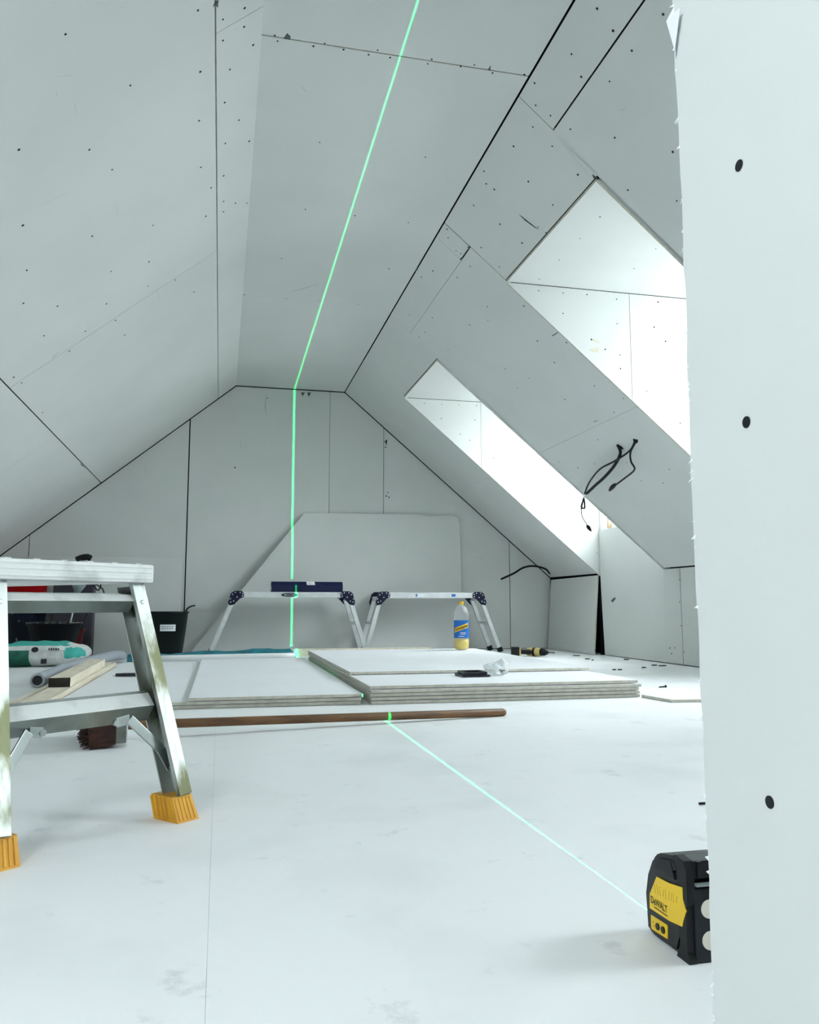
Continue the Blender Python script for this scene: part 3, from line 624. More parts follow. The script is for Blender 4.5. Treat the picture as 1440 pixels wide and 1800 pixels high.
MB().box((LX, 0.9535, 0.083), (0.02, 0.006, 0.012), Matrix.Rotation(R(28),3,'X')).build('laser_window', M['lens'], lz)
# the tool's own light: a thin vertical fan of green laser light
ll = bpy.data.lights.new('laser_fan', 'POINT'); ll.shadow_soft_size = 0.0; ll.energy = 1.0; ll.use_nodes = True
lo = bpy.data.objects.new('laser_fan', ll); COL.objects.link(lo); lo.location = (0.5605, 0.985, 0.083); lo.rotation_euler.z = -0.0068
nt = ll.node_tree; em = [n for n in nt.nodes if n.type == 'EMISSION'][0]; em.inputs['Color'].default_value = (0.0, 1.0, 0.20, 1)
tc = nt.nodes.new('ShaderNodeTexCoord'); sp = nt.nodes.new('ShaderNodeSeparateXYZ'); nt.links.new(tc.outputs['Normal'], sp.inputs[0])
def mth(op, a, b=None):
    n = nt.nodes.new('ShaderNodeMath'); n.operation = op
    for i, v in enumerate((a, b)):
        if v is None: continue
        if isinstance(v, (int, float)): n.inputs[i].default_value = v
        else: nt.links.new(v, n.inputs[i])
    return n.outputs[0]
ab = mth('ABSOLUTE', sp.outputs[0])
wd = mth('ADD', mth('MULTIPLY', mth('MINIMUM', mth('MULTIPLY', mth('MAXIMUM', mth('MULTIPLY', sp.outputs[2], -1.0), 0.0), 10.0), 1.0), 0.0018), 0.0011)   # line is never thinner than the beam
prf = mth('EXPONENT', mth('MULTIPLY', mth('POWER', mth('DIVIDE', ab, wd), 2.0), -1.0))
fall = nt.nodes.new('ShaderNodeLightFalloff'); fall.inputs['Strength'].default_value = 26.0
down = mth('ADD', mth('MULTIPLY', mth('LESS_THAN', sp.outputs[2], -0.004), 16.0), 1.0)   # added gain below level so the laser line shows on the floor
nt.links.new(mth('MULTIPLY', mth('MULTIPLY', prf, down), fall.outputs['Constant']), em.inputs['Strength'])
adopt(lo, lz)

# ---- folding work platforms by the far wall
def platform(xa, xb, fla, flb, y0, label, badge):
    y1 = y0+0.30; zt_, th = 0.506, 0.045
    o = thing('work_platform', ((xa+xb)/2, (y0+y1)/2, 0), label, 'work platform', 'folding work platforms by the far wall')
    mb = MB(); mb.box(((xa+xb)/2, (y0+y1)/2, zt_-0.012), (xb-xa, 0.24, 0.022))
    for y in (y0+0.015, y1-0.015): mb.box(((xa+xb)/2, y, zt_-th/2), (xb-xa, 0.028, th), None, 0.003)
    for k in range(5): mb.box(((xa+xb)/2, y0+0.05+k*0.05, zt_), (xb-xa, 0.02, 0.004))
    dk = mb.build('deck', M['alu2'], o)
    for (x, sg, fx) in ((xa, -1, fla), (xb, 1, flb)):
        for y in (y0+0.015, y1-0.015):
            s = -1 if y < (y0+y1)/2 else 1; mb = MB()
            P = [(-0.030,0.012),(-0.012,0.030),(0.045,0.030),(0.070,0.012),(0.090,-0.060),(0.082,-0.085),(0.045,-0.078),(0.0,-0.030),(-0.030,-0.018)]
            mb.prism([(x+sg*(a-0.01), y+s*0.014, zt_-0.022+b_) for a, b_ in P], (0, s*0.012, 0))
            hg = mb.build('hinge_plate', M['hinge'], o)
            mb = MB()
            for a, b_ in ((-0.020,0.008),(-0.018,-0.010),(0.0,0.018),(0.038,0.018),(0.058,0.002),(0.024,-0.018),(0.050,-0.050),(0.072,-0.058),(0.076,-0.032)):
                mb.cyl((x+sg*(a-0.01), y+s*0.024, zt_-0.022+b_), (x+sg*(a-0.01), y+s*0.0285, zt_-0.022+b_), 0.0048, seg=8)
            rv = mb.build('rivet', M['rivet'], hg); rv['kind'] = 'stuff'
            top = Vector((x+sg*0.040, y, zt_-0.055)); bot = Vector((fx, y, 0.03))
            lg = MB().span(top, bot, 0.034, 0.022, (1,0,0), 0.003).build('leg', M['alu2'], o)
            d = (bot-top).normalized()
            MB().span(bot-d*0.012, bot+d*0.0285, 0.042, 0.032, (1,0,0), 0.002).build('foot', M['blackrub'], lg)
        for z in (0.25,):
            k = (zt_-0.055-z)/(zt_-0.085); xx = x+sg*0.040+(fx-x-sg*0.040)*k
            MB().box((xx, (y0+y1)/2, z), (0.034, 0.25, 0.022), None, 0.003).build('rung', M['alu2'], o)
        k2 = 0.95
        MB().box((x+sg*0.045, (y0+y1)/2, zt_-0.05), (0.030, 0.25, 0.035), None, 0.003).build('rung', M['alu2'], o)
    for (xc, w_, m_) in badge:
        MB().box((xc, y0+0.0005, zt_-th/2), (w_, 0.0012, 0.022)).build('sticker', m_, dk)
    return o, dk
p1, dk1 = platform(0.145, 1.0, -0.062, 1.178, 6.65, 'folding aluminium platform carrying the long navy box', [])
mb = MB(); mb.lathe([(0.066,0),(0.066,0.002)], (0.545, 6.650, 0.483), 28, frame((0,-1,0),(1,0,0)), sy=0.24); bd = mb.build('oval_badge', M['hinge'], dk1)
mb = MB(); mb.lathe([(0.045,0.002),(0.045,0.003)], (0.545, 6.650, 0.483), 28, frame((0,-1,0),(1,0,0)), sy=0.18); mb.build('badge_ring', M['rivet'], bd)
mb = MB(); mb.lathe([(0.034,0.003),(0.034,0.0036)], (0.545, 6.650, 0.483), 28, frame((0,-1,0),(1,0,0)), sy=0.16); mb.build('badge_centre', M['hinge'], bd)
p2, dk2 = platform(1.345, 2.150, 1.188, 2.352, 6.71, 'folding aluminium platform standing behind the drink bottle', [(1.615, 0.012, M['blue']), (1.66, 0.05, M['white']), (1.94, 0.035, M['blue'])])
# ---- navy box on the platform
bx = thing('cardboard_box', (0.69, 6.74, 0.508), 'long navy blue box with chamfered edges and white sticker', 'box')
xa, xb = wl(478,1030,6.67).x, wl(603,1030,6.67).x; zb = 0.5085; hb = 0.083
sec = [(0.0,0.0),(0.0,0.055),(0.028,hb),(0.115,hb),(0.14,0.055),(0.14,0.0)]
mb = MB(); mb.prism([(xa, 6.675+a, zb+b_) for a, b_ in sec], (xb-xa,0,0)); mb.build('carton', M['navybox'], bx)
xs = wl(547,1030,6.67).x
MB().prism([(xs-0.034, 6.6745, zb+0.056), (xs+0.034, 6.6745, zb+0.056), (xs+0.030, 6.7025, zb+hb+0.0008), (xs-0.036, 6.7025, zb+hb+0.0008)], (0,0.0006,0.0006)).build('address_sticker', M['white'], bx)
mb = MB(); 
for k in range(2): mb.box((xs-0.01, 6.686-0.0035+k*0.004, zb+0.066+k*0.006), (0.030, 0.001, 0.0015))
mb.build('print_line', M['grey'], bx)
MB().box((xa-0.0006, 6.735, zb+0.03), (0.001, 0.06, 0.03)).build('end_sticker', M['white'], bx)

# ---- drink bottle
zt2 = 6*BT; bp_ = fl(811,1139,zt2); bp_ = Vector((bp_.x*5.56/bp_.y, 5.56, zt2)); bp_.x = wl(811.5,1139,5.56).x
bt = thing('drink_bottle', bp_, 'tall plastic bottle of yellow drink with a blue label on the taller stack', 'bottle')
r0 = 0.053
body = [(0.030,0.0005),(0.046,0.004),(r0,0.020),(r0,0.105),(r0*0.985,0.11),(r0*0.985,0.205),(r0,0.21),(r0,0.235),(r0*0.93,0.262),(r0*0.72,0.290),(0.022,0.306),(0.0135,0.312),(0.0135,0.322)]
MB().lathe(body, bp_, 32).build('bottle_body', M['pet'], bt)
MB().lathe([(0.029,0.003),(0.044,0.007),(r0-0.003,0.022),(r0-0.003,0.076)], bp_, 32).build('drink', M['juice'], bt)
MB().lathe([(0.0165,0.314),(0.0165,0.334),(0.014,0.337)], bp_, 20).build('cap', M['capy'], bt)
lab = MB().lathe([(r0+0.0006,0.083),(r0+0.0006,0.205)], bp_, 40, cap=False).build('label_sleeve', M['blue'], bt)
fdir = (Vector((0,0,0))-Vector((bp_.x,bp_.y,0))).normalized(); fa = math.atan2(fdir.y, fdir.x)
def cylmap(u, v, off): a = fa + u/r0; return bp_ + Vector((math.cos(a)*(r0+off), math.sin(a)*(r0+off), 0.148+v))
def band(name, v0, v1, sl, off, m, umax=0.062):
    mb = MB(); n_ = 20; A = []; B = []
    for k in range(n_+1):
        u = -umax+2*umax*k/n_; A.append(mb.bm.verts.new(cylmap(u, v0+sl*u, off))); B.append(mb.bm.verts.new(cylmap(u, v1+sl*u, off)))
    for k in range(n_): mb.bm.faces.new([A[k],A[k+1],B[k+1],B[k]])
    return mb.build(name, m, lab)
band('label_band', -0.010, 0.022, 0.36, 0.0012, M['capy'], 0.056)
text_on('lettering', 'Schweppes', 0.023, (0,0,0), (1,0,0), (0,1,0), M['ink'], lab, (0.95,1.15), fn=lambda u, v: cylmap(u, v+0.36*u+0.006, 0.0020))
for k, (v, u0) in enumerate(((-0.030,0.012),(-0.040,0.012),(-0.055,0.0))):
    mb = MB(); A = [cylmap(u0-0.02+0.008*j, v, 0.0012) for j in range(6)]; B = [cylmap(u0-0.02+0.008*j, v+0.004, 0.0012) for j in range(6)]
    for j in range(5): mb.bm.faces.new([mb.bm.verts.new(p) for p in (A[j],A[j+1],B[j+1],B[j])])
    mb.build('print_line', M['white'], lab)

# ---- black tray and poly bag of fixings on the stack front
q = [fl(x, y, 0.0755) for x, y in ((806,1184),(850,1184),(858,1191),(817,1191))]
c = (q[0]+q[1]+q[2]+q[3])/4; tr = thing('plastic_tray', Vector((c.x,c.y,0.0752)), 'small black plastic tray on the taller stack beside a poly bag', 'tray')
tw, td = 0.13, 0.14; cy = 3.675; cx = wl(832,1185,3.66).x
mb = MB(); zb = 0.0752
mb.prism([(cx-tw/2,cy-td/2,zb),(cx+tw/2,cy-td/2,zb),(cx+tw/2,cy+td/2,zb),(cx-tw/2,cy+td/2,zb)], (0,0,0.008))
mb.build('tray_base', M['tray'], tr)
mb = MB(); 
for (a, b_, sx, sy) in ((0,-td/2+0.02,tw-0.02,0.012),(0,td/2-0.02,tw-0.02,0.012),(-tw/2+0.016,0,0.012,td-0.04),(tw/2-0.016,0,0.012,td-0.04)): mb.box((cx+a, cy+b_, zb+0.0145), (sx, sy, 0.013), None, 0.002)
mb.build('tray_rim', M['tray'], tr)
mb = MB(); bmesh.ops.create_icosphere(mb.bm, subdivisions=3, radius=1.0); rg = random.Random(9)
pc = Vector((wl(873,1180,3.69).x, 3.69, 0.0752))
for v in mb.bm.verts:
    nz = 0.20*math.sin(v.co.x*7+v.co.y*3)+0.18*math.sin(v.co.y*9-v.co.z*5)+rg.uniform(-.10,.10); v.co *= 1+nz
    v.co = Vector((v.co.x*0.052, v.co.y*0.05, max(0, v.co.z*0.032+0.026))); 
    if v.co.x > 0.02 and v.co.z > 0.03: v.co.z += 0.02
    v.co += pc
pbg = thing('poly_bag', pc, 'crumpled clear poly bag of fixings beside the black tray', 'bag'); mb.build('film', M['polybag'], pbg)
mb = MB()
for k in range(5):
    a = rg.uniform(0,6.28); p = pc+Vector((rg.uniform(-.02,.03), -0.040+rg.uniform(-.006,.006), 0.006+0.006*k)); mb.cyl(p, p+Vector((math.cos(a)*0.02, 0.004, math.sin(a)*0.012)), 0.0022, seg=6)
mb.build('fixings', M['screw'], pbg)['kind'] = 'stuff'

# ---- cordless drill on the floor
dr = thing('cordless_drill', (2.34, 6.12, 0), 'black and yellow cordless drill lying on the floor by the far hatch', 'drill')
b0 = Vector((2.275, 6.13, 0.0)); dd = Vector((0.93,-0.36,0)).normalized(); pp = Vector((-dd.y, dd.x, 0)); ee = (Vector((0.62,-0.78,0))).normalized()
rot = Matrix((dd, pp, Vector((0,0,1)))).transposed()
MB().box(b0+Vector((0,0,0.037)), (0.066, 0.115, 0.073), rot, 0.006).build('battery', M['blackrub'], dr)
MB().box(b0+dd*0.037+Vector((0,0,0.037)), (0.012, 0.118, 0.062), rot, 0.003).build('battery_collar', M['drillyel'], dr)
MB().tube([b0+dd*0.04+Vector((0,0,0.037)), b0+dd*0.09+Vector((0,0,0.036)), b0+dd*0.15+Vector((0,0,0.036))], 0.019).build('grip', M['blackrub'], dr)
hc = b0+dd*0.160+Vector((0,0,0.036))
MB().lathe([(0.020,-0.085),(0.030,-0.075),(0.033,-0.03),(0.033,0.02),(0.028,0.045)], hc, 20, frame(ee)).build('motor_housing', M['drillyel'], dr)
MB().lathe([(0.029,0.045),(0.027,0.075),(0.020,0.090),(0.012,0.105)], hc, 18, frame(ee)).build('chuck', M['blackrub'], dr)
MB().lathe([(0.0345,-0.02),(0.0345,0.0)], hc, 20, frame(ee)).build('trim_band', M['blackrub'], dr)
MB().cyl(hc+ee*0.105, hc+ee*0.165, 0.004, 0.003, 8).build('drill_bit', M['screw'], dr)

# ---- broom lying on the floor
tip = fl(888,1252,0.0128); hcn = fl(205,1275,0.045); hd = (tip-hcn).normalized()
br = thing('broom', Vector((hcn.x, hcn.y, 0)), 'broom with brown wooden handle lying in front of the stacks', 'broom')
MB().lathe([(0.0125,0),(0.0138,0.02),(0.0138,(tip-hcn).length-0.01),(0.010,(tip-hcn).length)], hcn, 16, frame(hd)).build('broom_handle', M['handle'], br)
h2 = Vector((hd.x,hd.y,0)).normalized(); pv = Vector((-h2.y,h2.x,0)); rot = Matrix((h2, pv, Vector((0,0,1)))).transposed()
c = Vector((hcn.x,hcn.y,0.046)) + pv*0.005
MB().box(c, (0.032, 0.29, 0.066), rot, 0.004).build('broom_head', M['headblk'], br)
MB().box(c+h2*0.0175, (0.004, 0.286, 0.064), rot).build('head_label', M['white'], br)
mb = MB(); rg = random.Random(21)
nb, nh = 26, 6
mb.prism([c-h2*0.012+pv*0.140+Vector((0,0,0.030)), c-h2*0.012+pv*0.140+Vector((0,0,-0.034)), c-h2*0.080+pv*0.145+Vector((0,0,-0.0455)), c-h2*0.086+pv*0.145+Vector((0,0,0.036))], -pv*0.285)
for i in range(nb*2):
    for j in range(nh):
        a = c - h2*0.014 + pv*(-0.138+0.276*i/(nb*2-1)) + Vector((0,0,-0.028+0.056*j/(nh-1)))
        e_ = a - h2*rg.uniform(0.072,0.092) + pv*rg.uniform(-0.012,0.012) + Vector((0,0,(j/(nh-1)-0.5)*0.022 - 0.002)); e_.z = max(0.002, e_.z)
        mb.cyl(a, e_, 0.0022, 0.0014, 4)
mb.build('bristles', M['bristle'], br)['kind'] = 'stuff'

# ---- timber battens beside the lower stack
def batten(a, b_, w_, h_, z, label, name='timber_batten'):
    a = Vector((a[0],a[1],z+h_/2)); b_ = Vector((b_[0],b_[1],z+h_/2)); d = (b_-a).normalized(); rot = frame(d, (1,0,0)); o = MB(); L_ = (b_-a).length
    x = Vector((d.y,-d.x,0)); mb = MB()
    q = lambda u, v, t: a + x*u + Vector((0,0,v)) + d*t
    mb.prism([q(-w_/2,-h_/2,0), q(w_/2,-h_/2,0), q(w_/2,h_/2,0), q(-w_/2,h_/2,0)], d*L_, 1, 0)
    ob = mb.build(name, [M['wood'], M['woodend']]); T = Vector((a.x,a.y,z)); ob.data.transform(Matrix.Translation(-T)); ob.location = T
    return tag(ob, label, 'timber', 'timber battens by the lower stack')
za = 0.047
A0 = fl(76,1239,0.0); batten((-0.660,3.20), (-0.672,5.45), 0.094, za, 0.0005, 'lower thick sawn timber batten lying against the lower stack')
batten((-0.668,3.83), (-0.690,5.10), 0.088, 0.040, za+0.001, 'upper thick sawn timber batten stacked on another batten')
q0 = fl(20,1237,0.02)
batten((-0.775,3.30), (-0.795,4.95), 0.028, 0.022, 0.0005, 'thin pale timber lath beside the thick battens')
batten((-0.83,3.02), (-0.90,3.60), 0.05, 0.03, 0.0005, 'short timber offcut behind the yellow footed platform leg')

# ---- grey foam tube
pts = [Vector((-0.86,4.35,0.035)), Vector((-0.86,4.7,0.035)), Vector((-0.855,5.05,0.036)), Vector((-0.82,5.45,0.040)), Vector((-0.765,5.80,0.046)), Vector((-0.715,6.08,0.050)), Vector((-0.685,6.28,0.040))]
tube = MB().tube(pts, 0.034, 14).build('foam_tube', M['foam']); MB().cyl((-0.86,4.3495,0.035), (-0.86,4.36,0.035), 0.024).build('bore_shade', M['ink'], tube); tag(tube, 'bent grey foam pipe lagging on the floor beside the battens', 'pipe lagging')  # black disc paints the shade in the tube's near end
# ---- plaster sack
bg_ = thing('plaster_sack', (-1.17,5.95,0), 'white and green paper sack lying on the floor before the tubs', 'sack')
mb = MB(); NU, NV = 28, 20; sx, sy, sz = 0.30, 0.21, 0.082; grid = []
def se(t, p): return math.copysign(abs(t)**p, t)
for i in range(NV+1):
    ph = -math.pi/2 + math.pi*i/NV; row = []
    for k in range(NU*2):
        th = 2*math.pi*k/(NU*2)
        x = sx*se(math.cos(ph),0.55)*se(math.cos(th),0.28); y = sy*se(math.cos(ph),0.55)*se(math.sin(th),0.28); z = sz*se(math.sin(ph),0.7)
        z *= (1-0.35*(abs(x)/sx)**4)*(1-0.25*(abs(y)/sy)**4); z += 0.006*math.sin(x*40+y*25) ; 
        row.append(mb.bm.verts.new(Vector((-1.17+x*0.995+y*0.12, 5.95+y-x*0.12, max(0.001, z+sz*0.93)))))
    grid.append(row)
for i in range(NV):
    for k in range(NU*2):
        v = [grid[i][k], grid[i][(k+1)%(NU*2)], grid[i+1][(k+1)%(NU*2)], grid[i+1][k]]
        try: f = mb.bm.faces.new(v)
        except ValueError: continue
        f.smooth = True; c = f.calc_center_median(); lx_ = c.x+1.17; f.material_index = 0
        if c.z < 0.105 and lx_ < -0.02+ (c.z-0.05)*1.2 : f.material_index = 1
        if c.z > 0.135 and -0.22 < lx_ < 0.20: f.material_index = 2
        if lx_ > 0.19 and 0.06 < c.z < 0.125 and c.y < 5.95: f.material_index = 2
bmesh.ops.remove_doubles(mb.bm, verts=list(mb.bm.verts), dist=0.0005)
sk = mb.build('sack_paper', [M['bagw'], M['bagg'], M['bagt']], bg_)
mb = MB(); 
for k in range(5): mb.box((-1.07+k*0.014, 5.722, 0.117), (0.008, 0.004, 0.012+0.004*(k%2)))
mb.build('lettering', M['ink'], bg_)['kind'] = 'stuff'
MB().lathe([(0.022,0),(0.022,0.002)], (-1.155,5.722,0.115), 16, frame((0,-1,0.3)), sy=0.8).build('printed_roundel', M['ink'], bg_)
MB().box((-1.10,5.725,0.04), (0.035,0.004,0.03)).build('printed_square', M['ink'], bg_)

# ---- tubs and buckets by the far wall
def tubshape(name, loc, rt, rb, h, m, label, rimm=None, handle=True, ha=0.0):
    o = thing(name, loc, label, 'bucket'); 
    MB().lathe([(rb*0.9,0.002),(rb,0.004),(rt,h-0.012),(rt+0.008,h-0.012),(rt+0.009,h),(rt-0.004,h),(rt-0.008,h-0.02),(rb-0.006,0.012),(rb*0.3,0.012)], loc, 36).build('bucket_body', m, o)
    if handle:
        pts = []; L_ = Vector(loc)
        for k in range(13):
            a = math.pi*k/12; pts.append(L_+Vector((math.cos(a)*(rt+0.012)*math.cos(ha), math.cos(a)*(rt+0.012)*math.sin(ha)-math.sin(a)*rt*0.9, h-0.02+math.sin(a)*0.02)))
        MB().tube(pts, 0.004, 8, 2).build('handle', M['cable'], o)
    return o
tb = tubshape('builders_tub', (-1.18,6.47,0), 0.185, 0.125, 0.272, M['tub'], 'low black tub with a plaster crusted rim behind the sack', handle=False)
mb = MB(); rg = random.Random(4)
for k in range(60):
    a = rg.uniform(0, 6.283); p = Vector((-1.18+math.cos(a)*0.191, 6.47+math.sin(a)*0.191, 0.2735)); mb.box(p, (rg.uniform(.004,.02), 0.008, 0.004), Matrix.Rotation(a+1.57,3,'Z'))
mb.build('plaster_crust', M['headblk'], tb)['kind'] = 'stuff'
tubshape('bucket', (-1.118,6.762,0), 0.098, 0.080, 0.215, M['darkred'], 'dark red bucket half hidden behind the black tub', handle=False)
tubshape('bucket', (-1.49,6.84,0), 0.185, 0.14, 0.455, M['navytub'], 'navy bucket splattered with white plaster next to the black tub', handle=False)
gb = tubshape('bucket', (-0.388,6.60,0), 0.150, 0.112, 0.352, M['green'], 'dark green bucket with a small white label', handle=False)
def cone(u, z, off=0.0015):
    r_ = 0.112+(0.150-0.112)*z/0.34+off; fa_ = math.atan2(-6.60, 0.388); a = fa_+u/r_; return Vector((-0.388+math.cos(a)*r_, 6.60+math.sin(a)*r_, z))
mb = MB()
for j in range(6):
    u0, u1 = -0.058+j*0.0195, -0.058+(j+1)*0.0195; mb.bm.faces.new([mb.bm.verts.new(cone(u, z)) for u, z in ((u0,0.205),(u1,0.205),(u1,0.255),(u0,0.255))])
lbg = mb.build('label_sticker', M['white'], gb)
mb = MB()
for j in range(5):
    u0 = -0.045+j*0.018
    for z in (0.222,0.236): mb.bm.faces.new([mb.bm.verts.new(cone(u, z_, 0.0022)) for u, z_ in ((u0,z),(u0+0.013,z),(u0+0.013,z+0.006),(u0,z+0.006))])
mb.build('print_line', M['grey'], lbg)
MB().tube([(-0.26,6.56,0.335),(-0.245,6.54,0.372),(-0.215,6.53,0.392),(-0.185,6.53,0.398)], 0.006, 8).build('handle', M['cable'], gb)
# red crate, charcoal case, paddle mixer
tubshape('bucket', (-1.49,6.84,0.16), 0.182, 0.128, 0.47, M['red'], 'bright red bucket nested inside the navy bucket', handle=False)
cs = thing('tool_case', (-1.13,6.945,0), 'tall charcoal tool case standing behind the black tub', 'tool case')
MB().box((-1.13,6.945,0.30), (0.30,0.14,0.595), None, 0.012).build('case_body', M['boxgrey'], cs)
MB().box((-1.13,6.873,0.45), (0.302,0.006,0.010)).build('case_seam', M['ink'], cs)
mxr = thing('paddle_mixer', (-1.10,6.50,0.014), 'grey paddle mixer with black handles standing in the black tub', 'mixer')
a0 = Vector((-1.12,6.50,0.02)); a1 = Vector((-1.04,6.52,0.52)); dx_ = (a1-a0).normalized()
MB().cyl(a0, a1, 0.007).build('shaft', M['alu'], mxr)
mb = MB()
for k in range(3):
    a = k*2.09; mb.tube([a0+Vector((0,0,0.004)), a0+Vector((math.cos(a)*0.05,math.sin(a)*0.05,0.03)), a0+Vector((math.cos(a+.6)*0.045,math.sin(a+.6)*0.045,0.09)), a0+dx_*0.12], 0.004, 6)
mb.build('paddle', M['alu'], mxr)
MB().lathe([(0.018,-0.03),(0.035,0.0),(0.050,0.03),(0.055,0.10),(0.052,0.19),(0.040,0.215)], a1, 20, frame(dx_)).build('motor_body', M['toolgrey'], mxr)
tpp = a1+dx_*0.215
MB().tube([tpp+Vector((-0.050,-0.02,0.005)), tpp+Vector((-0.02,-0.01,0.022)), tpp+Vector((0.02,0,0.030)), tpp+Vector((0.045,0.01,0.020))], 0.024, 10).build('grip_handle', M['blackrub'], mxr)
MB().tube([tpp+Vector((0.05,0,-0.02)), tpp+Vector((0.12,0.03,-0.16)), tpp+Vector((0.10,0.05,-0.22)), tpp+Vector((0.07,0.03,-0.17)), tpp+Vector((0.14,0.05,-0.22)), tpp+Vector((0.13,0.08,-0.34)), tpp+Vector((0.04,0.04,-0.38)), tpp+Vector((0.00,0.0,-0.52))], 0.005, 8).build('power_cord', M['cable'], mxr)

# ---- teal sheeting and white trunking behind the lower stack
mb = MB(); rg = random.Random(2); n_ = 30; V = []
for i in range(n_+1):
    t = i/n_; x = -0.62+1.18*t; y = 6.02+0.16*t; h_ = 0.055+0.030*t+0.006*math.sin(t*19)+rg.uniform(-.004,.004); w_ = 0.10
    if i == n_: h_ *= 0.5
    V.append([mb.bm.verts.new(p) for p in ((x,y,0.001),(x,y+0.004,h_*0.6),(x,y+w_*0.5,h_),(x,y+w_,h_*0.7),(x,y+w_+0.03,0.001))])
for i in range(n_):
    for k in range(4): mb.bm.faces.new([V[i][k],V[i+1][k],V[i+1][k+1],V[i][k+1]])
mb.bm.faces.new(V[0]); mb.bm.faces.new(V[-1][::-1])
o = mb.build('plastic_sheet', M['teal']); tag(o, 'folded teal plastic sheeting behind the lower stack', 'plastic sheet')
tk = thing('plastic_pipe', (0.05,5.80,0), 'long white plastic pipe with a thin metal end behind the lower stack', 'pipe')
MB().tube([(-0.42,5.76,0.045),(0.05,5.79,0.046),(0.52,5.83,0.047)], 0.022, 14, 3).build('pipe_body', M['white'], tk)
MB().cyl((-0.52,5.755,0.044), (-0.41,5.76,0.045), 0.006).build('metal_end', M['rivet'], tk)
o = MB().box((1.12,6.545,0.029), (1.15,0.045,0.058), None, 0.002).build('timber_batten', M['wood']); tag(o, 'pale timber batten lying in front of the folding platforms', 'timber', 'timber battens by the lower stack')
# ---- black knife on the lower stack
kf = thing('utility_knife', (-0.40,4.40,0.0302), 'black utility knife on the lower stack behind the platform leg', 'knife')
cx = wl(225,1183,4.55).x; ky = 4.55
MB().prism([(cx-0.062,ky,0.0305),(cx+0.07,ky-0.01,0.0305),(cx+0.07,ky+0.02,0.0305),(cx-0.02,ky+0.03,0.0305)], (0,0,0.016)).build('knife_handle', M['tray'], kf)
MB().prism([(cx-0.078,ky+0.004,0.034),(cx-0.060,ky+0.002,0.034),(cx-0.050,ky+0.018,0.034)], (0,0,0.002)).build('blade', M['grey'], kf)

# ---- cables
def cable(pxs, dep, label, rads=0.006):
    pts = []
    for (x, y), d_ in zip(pxs, dep): pts.append(onR(x, y) + NR*d_)
    return pts
ca = thing('electric_cables', onR(1090,786), 'black electric cables hanging from holes between the two dormers', 'cable')
MB().tube(cable([(1086,782),(1096,790),(1090,806),(1076,822),(1060,836),(1047,848)], [0,.03,.06,.08,.09,.10], ''), 0.0095, 8).build('cable', M['cable'], ca)
MB().tube(cable([(1117,774),(1112,786),(1090,798),(1068,808),(1052,828),(1044,850),(1040,872)], [0,.03,.06,.08,.10,.11,.12], ''), 0.0055, 8).build('cable', M['cable'], ca)
MB().tube(cable([(1119,775),(1114,788),(1118,800),(1126,812),(1112,824),(1095,836)], [0,.03,.05,.06,.07,.08], ''), 0.0055, 8).build('cable', M['cable'], ca)
MB().tube(cable([(1096,834),(1090,839),(1085,845)], [.08,.083,.085], ''), lambda t: 0.006+0.008*math.sin(math.pi*min(1,t*1.05)), 8).build('connector', M['cable'], ca)
MB().tube(cable([(1043,852),(1046,862),(1046,870),(1040,868),(1043,856)], [.11,.12,.12,.12,.11], ''), 0.006, 8).build('cable', M['cable'], ca)
MB().tube(cable([(1040,872),(1043,884),(1050,896),(1052,900)], [.12,.13,.13,.13], ''), 0.0035, 6).build('cable', M['cable'], ca)
MB().tube(cable([(1051,899),(1054,903),(1058,909)], [.13,.13,.13], ''), lambda t: 0.006+0.008*math.sin(math.pi*min(1,t*1.05)), 8).build('connector', M['cable'], ca)
MB().tube(cable([(1044,846),(1044,852)], [.105,.107], ''), 0.012, 8).build('tape_wrap', M['white'], ca)
mb = MB()
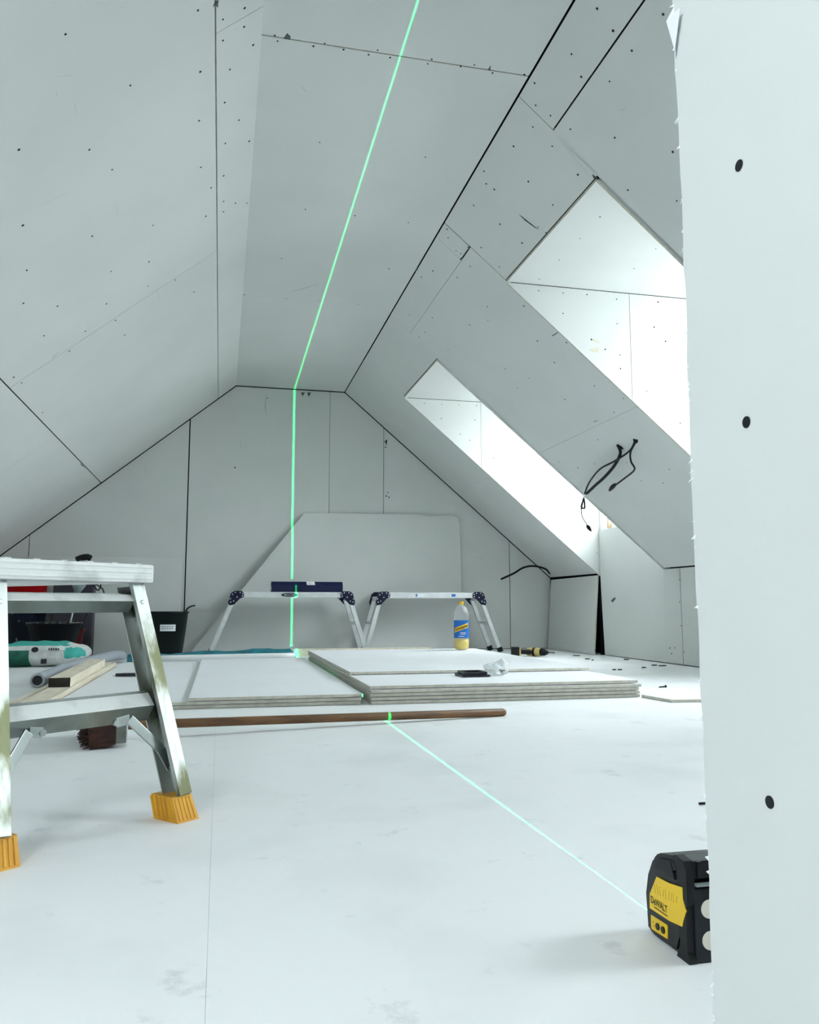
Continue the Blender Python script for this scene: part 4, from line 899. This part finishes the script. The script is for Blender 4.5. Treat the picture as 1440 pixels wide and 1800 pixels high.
for q in (((1084,781),(1092,784),(1097,789),(1092,790)), ((1113,771),(1122,773),(1121,779),(1114,777))):
    MB().prism([onR(*p)+NR*0.001 for p in q], -NR*0.004).build('cable_hole', M['void'], ca)
s0 = onR(967,1008)
fcb = tag(MB().tube([s0-NR*0.0, s0+Vector((-0.07,-0.05,0.04)), wl(938,995,6.95), wl(920,998,6.92), wl(903,1008,6.9), wl(881,1018,6.9)], 0.009, 8).build('electric_cable', M['cable']), 'single black cable stub poking out of the far eaves corner', 'cable')

# ---- scraps on the floor
rg = random.Random(31)
def scrap(px, py, w_, d_, label, m='debris', h_=0.006):
    p = fl(px, py); a = rg.uniform(0,3.1); mb = MB(); n_ = 6; P = []
    for k in range(n_):
        t = a+6.283*k/n_; rr = rg.uniform(0.6,1.0); P.append(Vector((p.x+math.cos(t)*w_*rr, p.y+math.sin(t)*d_*rr, 0.0004)))
    o = mb.prism(P, (0,0,h_)).build('plaster_scrap', M[m]); T = Vector((p.x,p.y,0)); o.data.transform(Matrix.Translation(-T)); o.location = T
    tag(o, label, 'scrap', 'scraps on the floor by the knee wall')
SCR = 'small dark scrap on the floor along the right knee wall'
for (x, y, w_, d_) in ((1033,1159,.03,.02),(1042,1161,.012,.012),(1101,1160,.032,.02),(1013,1153,.04,.014),(1080,1178,.014,.012),(1090,1178,.018,.012),(1150,1170,.03,.014),(1165,1171,.03,.014),(1132,1174,.016,.012)): scrap(x, y, w_, d_, SCR)
p = fl(1166,1209)
sc = thing('drywall_screw', (p.x,p.y,0), 'loose black screw on the floor beside the cut plasterboard piece', 'screw')
MB().cyl((p.x-0.022,p.y,0.004), (p.x+0.012,p.y+0.004,0.005), 0.003, 0.004, 8).build('shank', M['screw'], sc)
MB().cyl((p.x+0.012,p.y+0.004,0.005), (p.x+0.018,p.y+0.004,0.006), 0.004, 0.008, 10).build('screw_head', M['screw'], sc)
p = fl(1234,1415); o = MB().tube([(p.x-0.006,p.y,0.003),(p.x+0.02,p.y+0.002,0.003),(p.x+0.04,p.y+0.01,0.003)], 0.0025, 6).build('wire_offcut', M['cable']); tag(o, 'tiny dark wire offcut on the floor near the partition', 'wire')
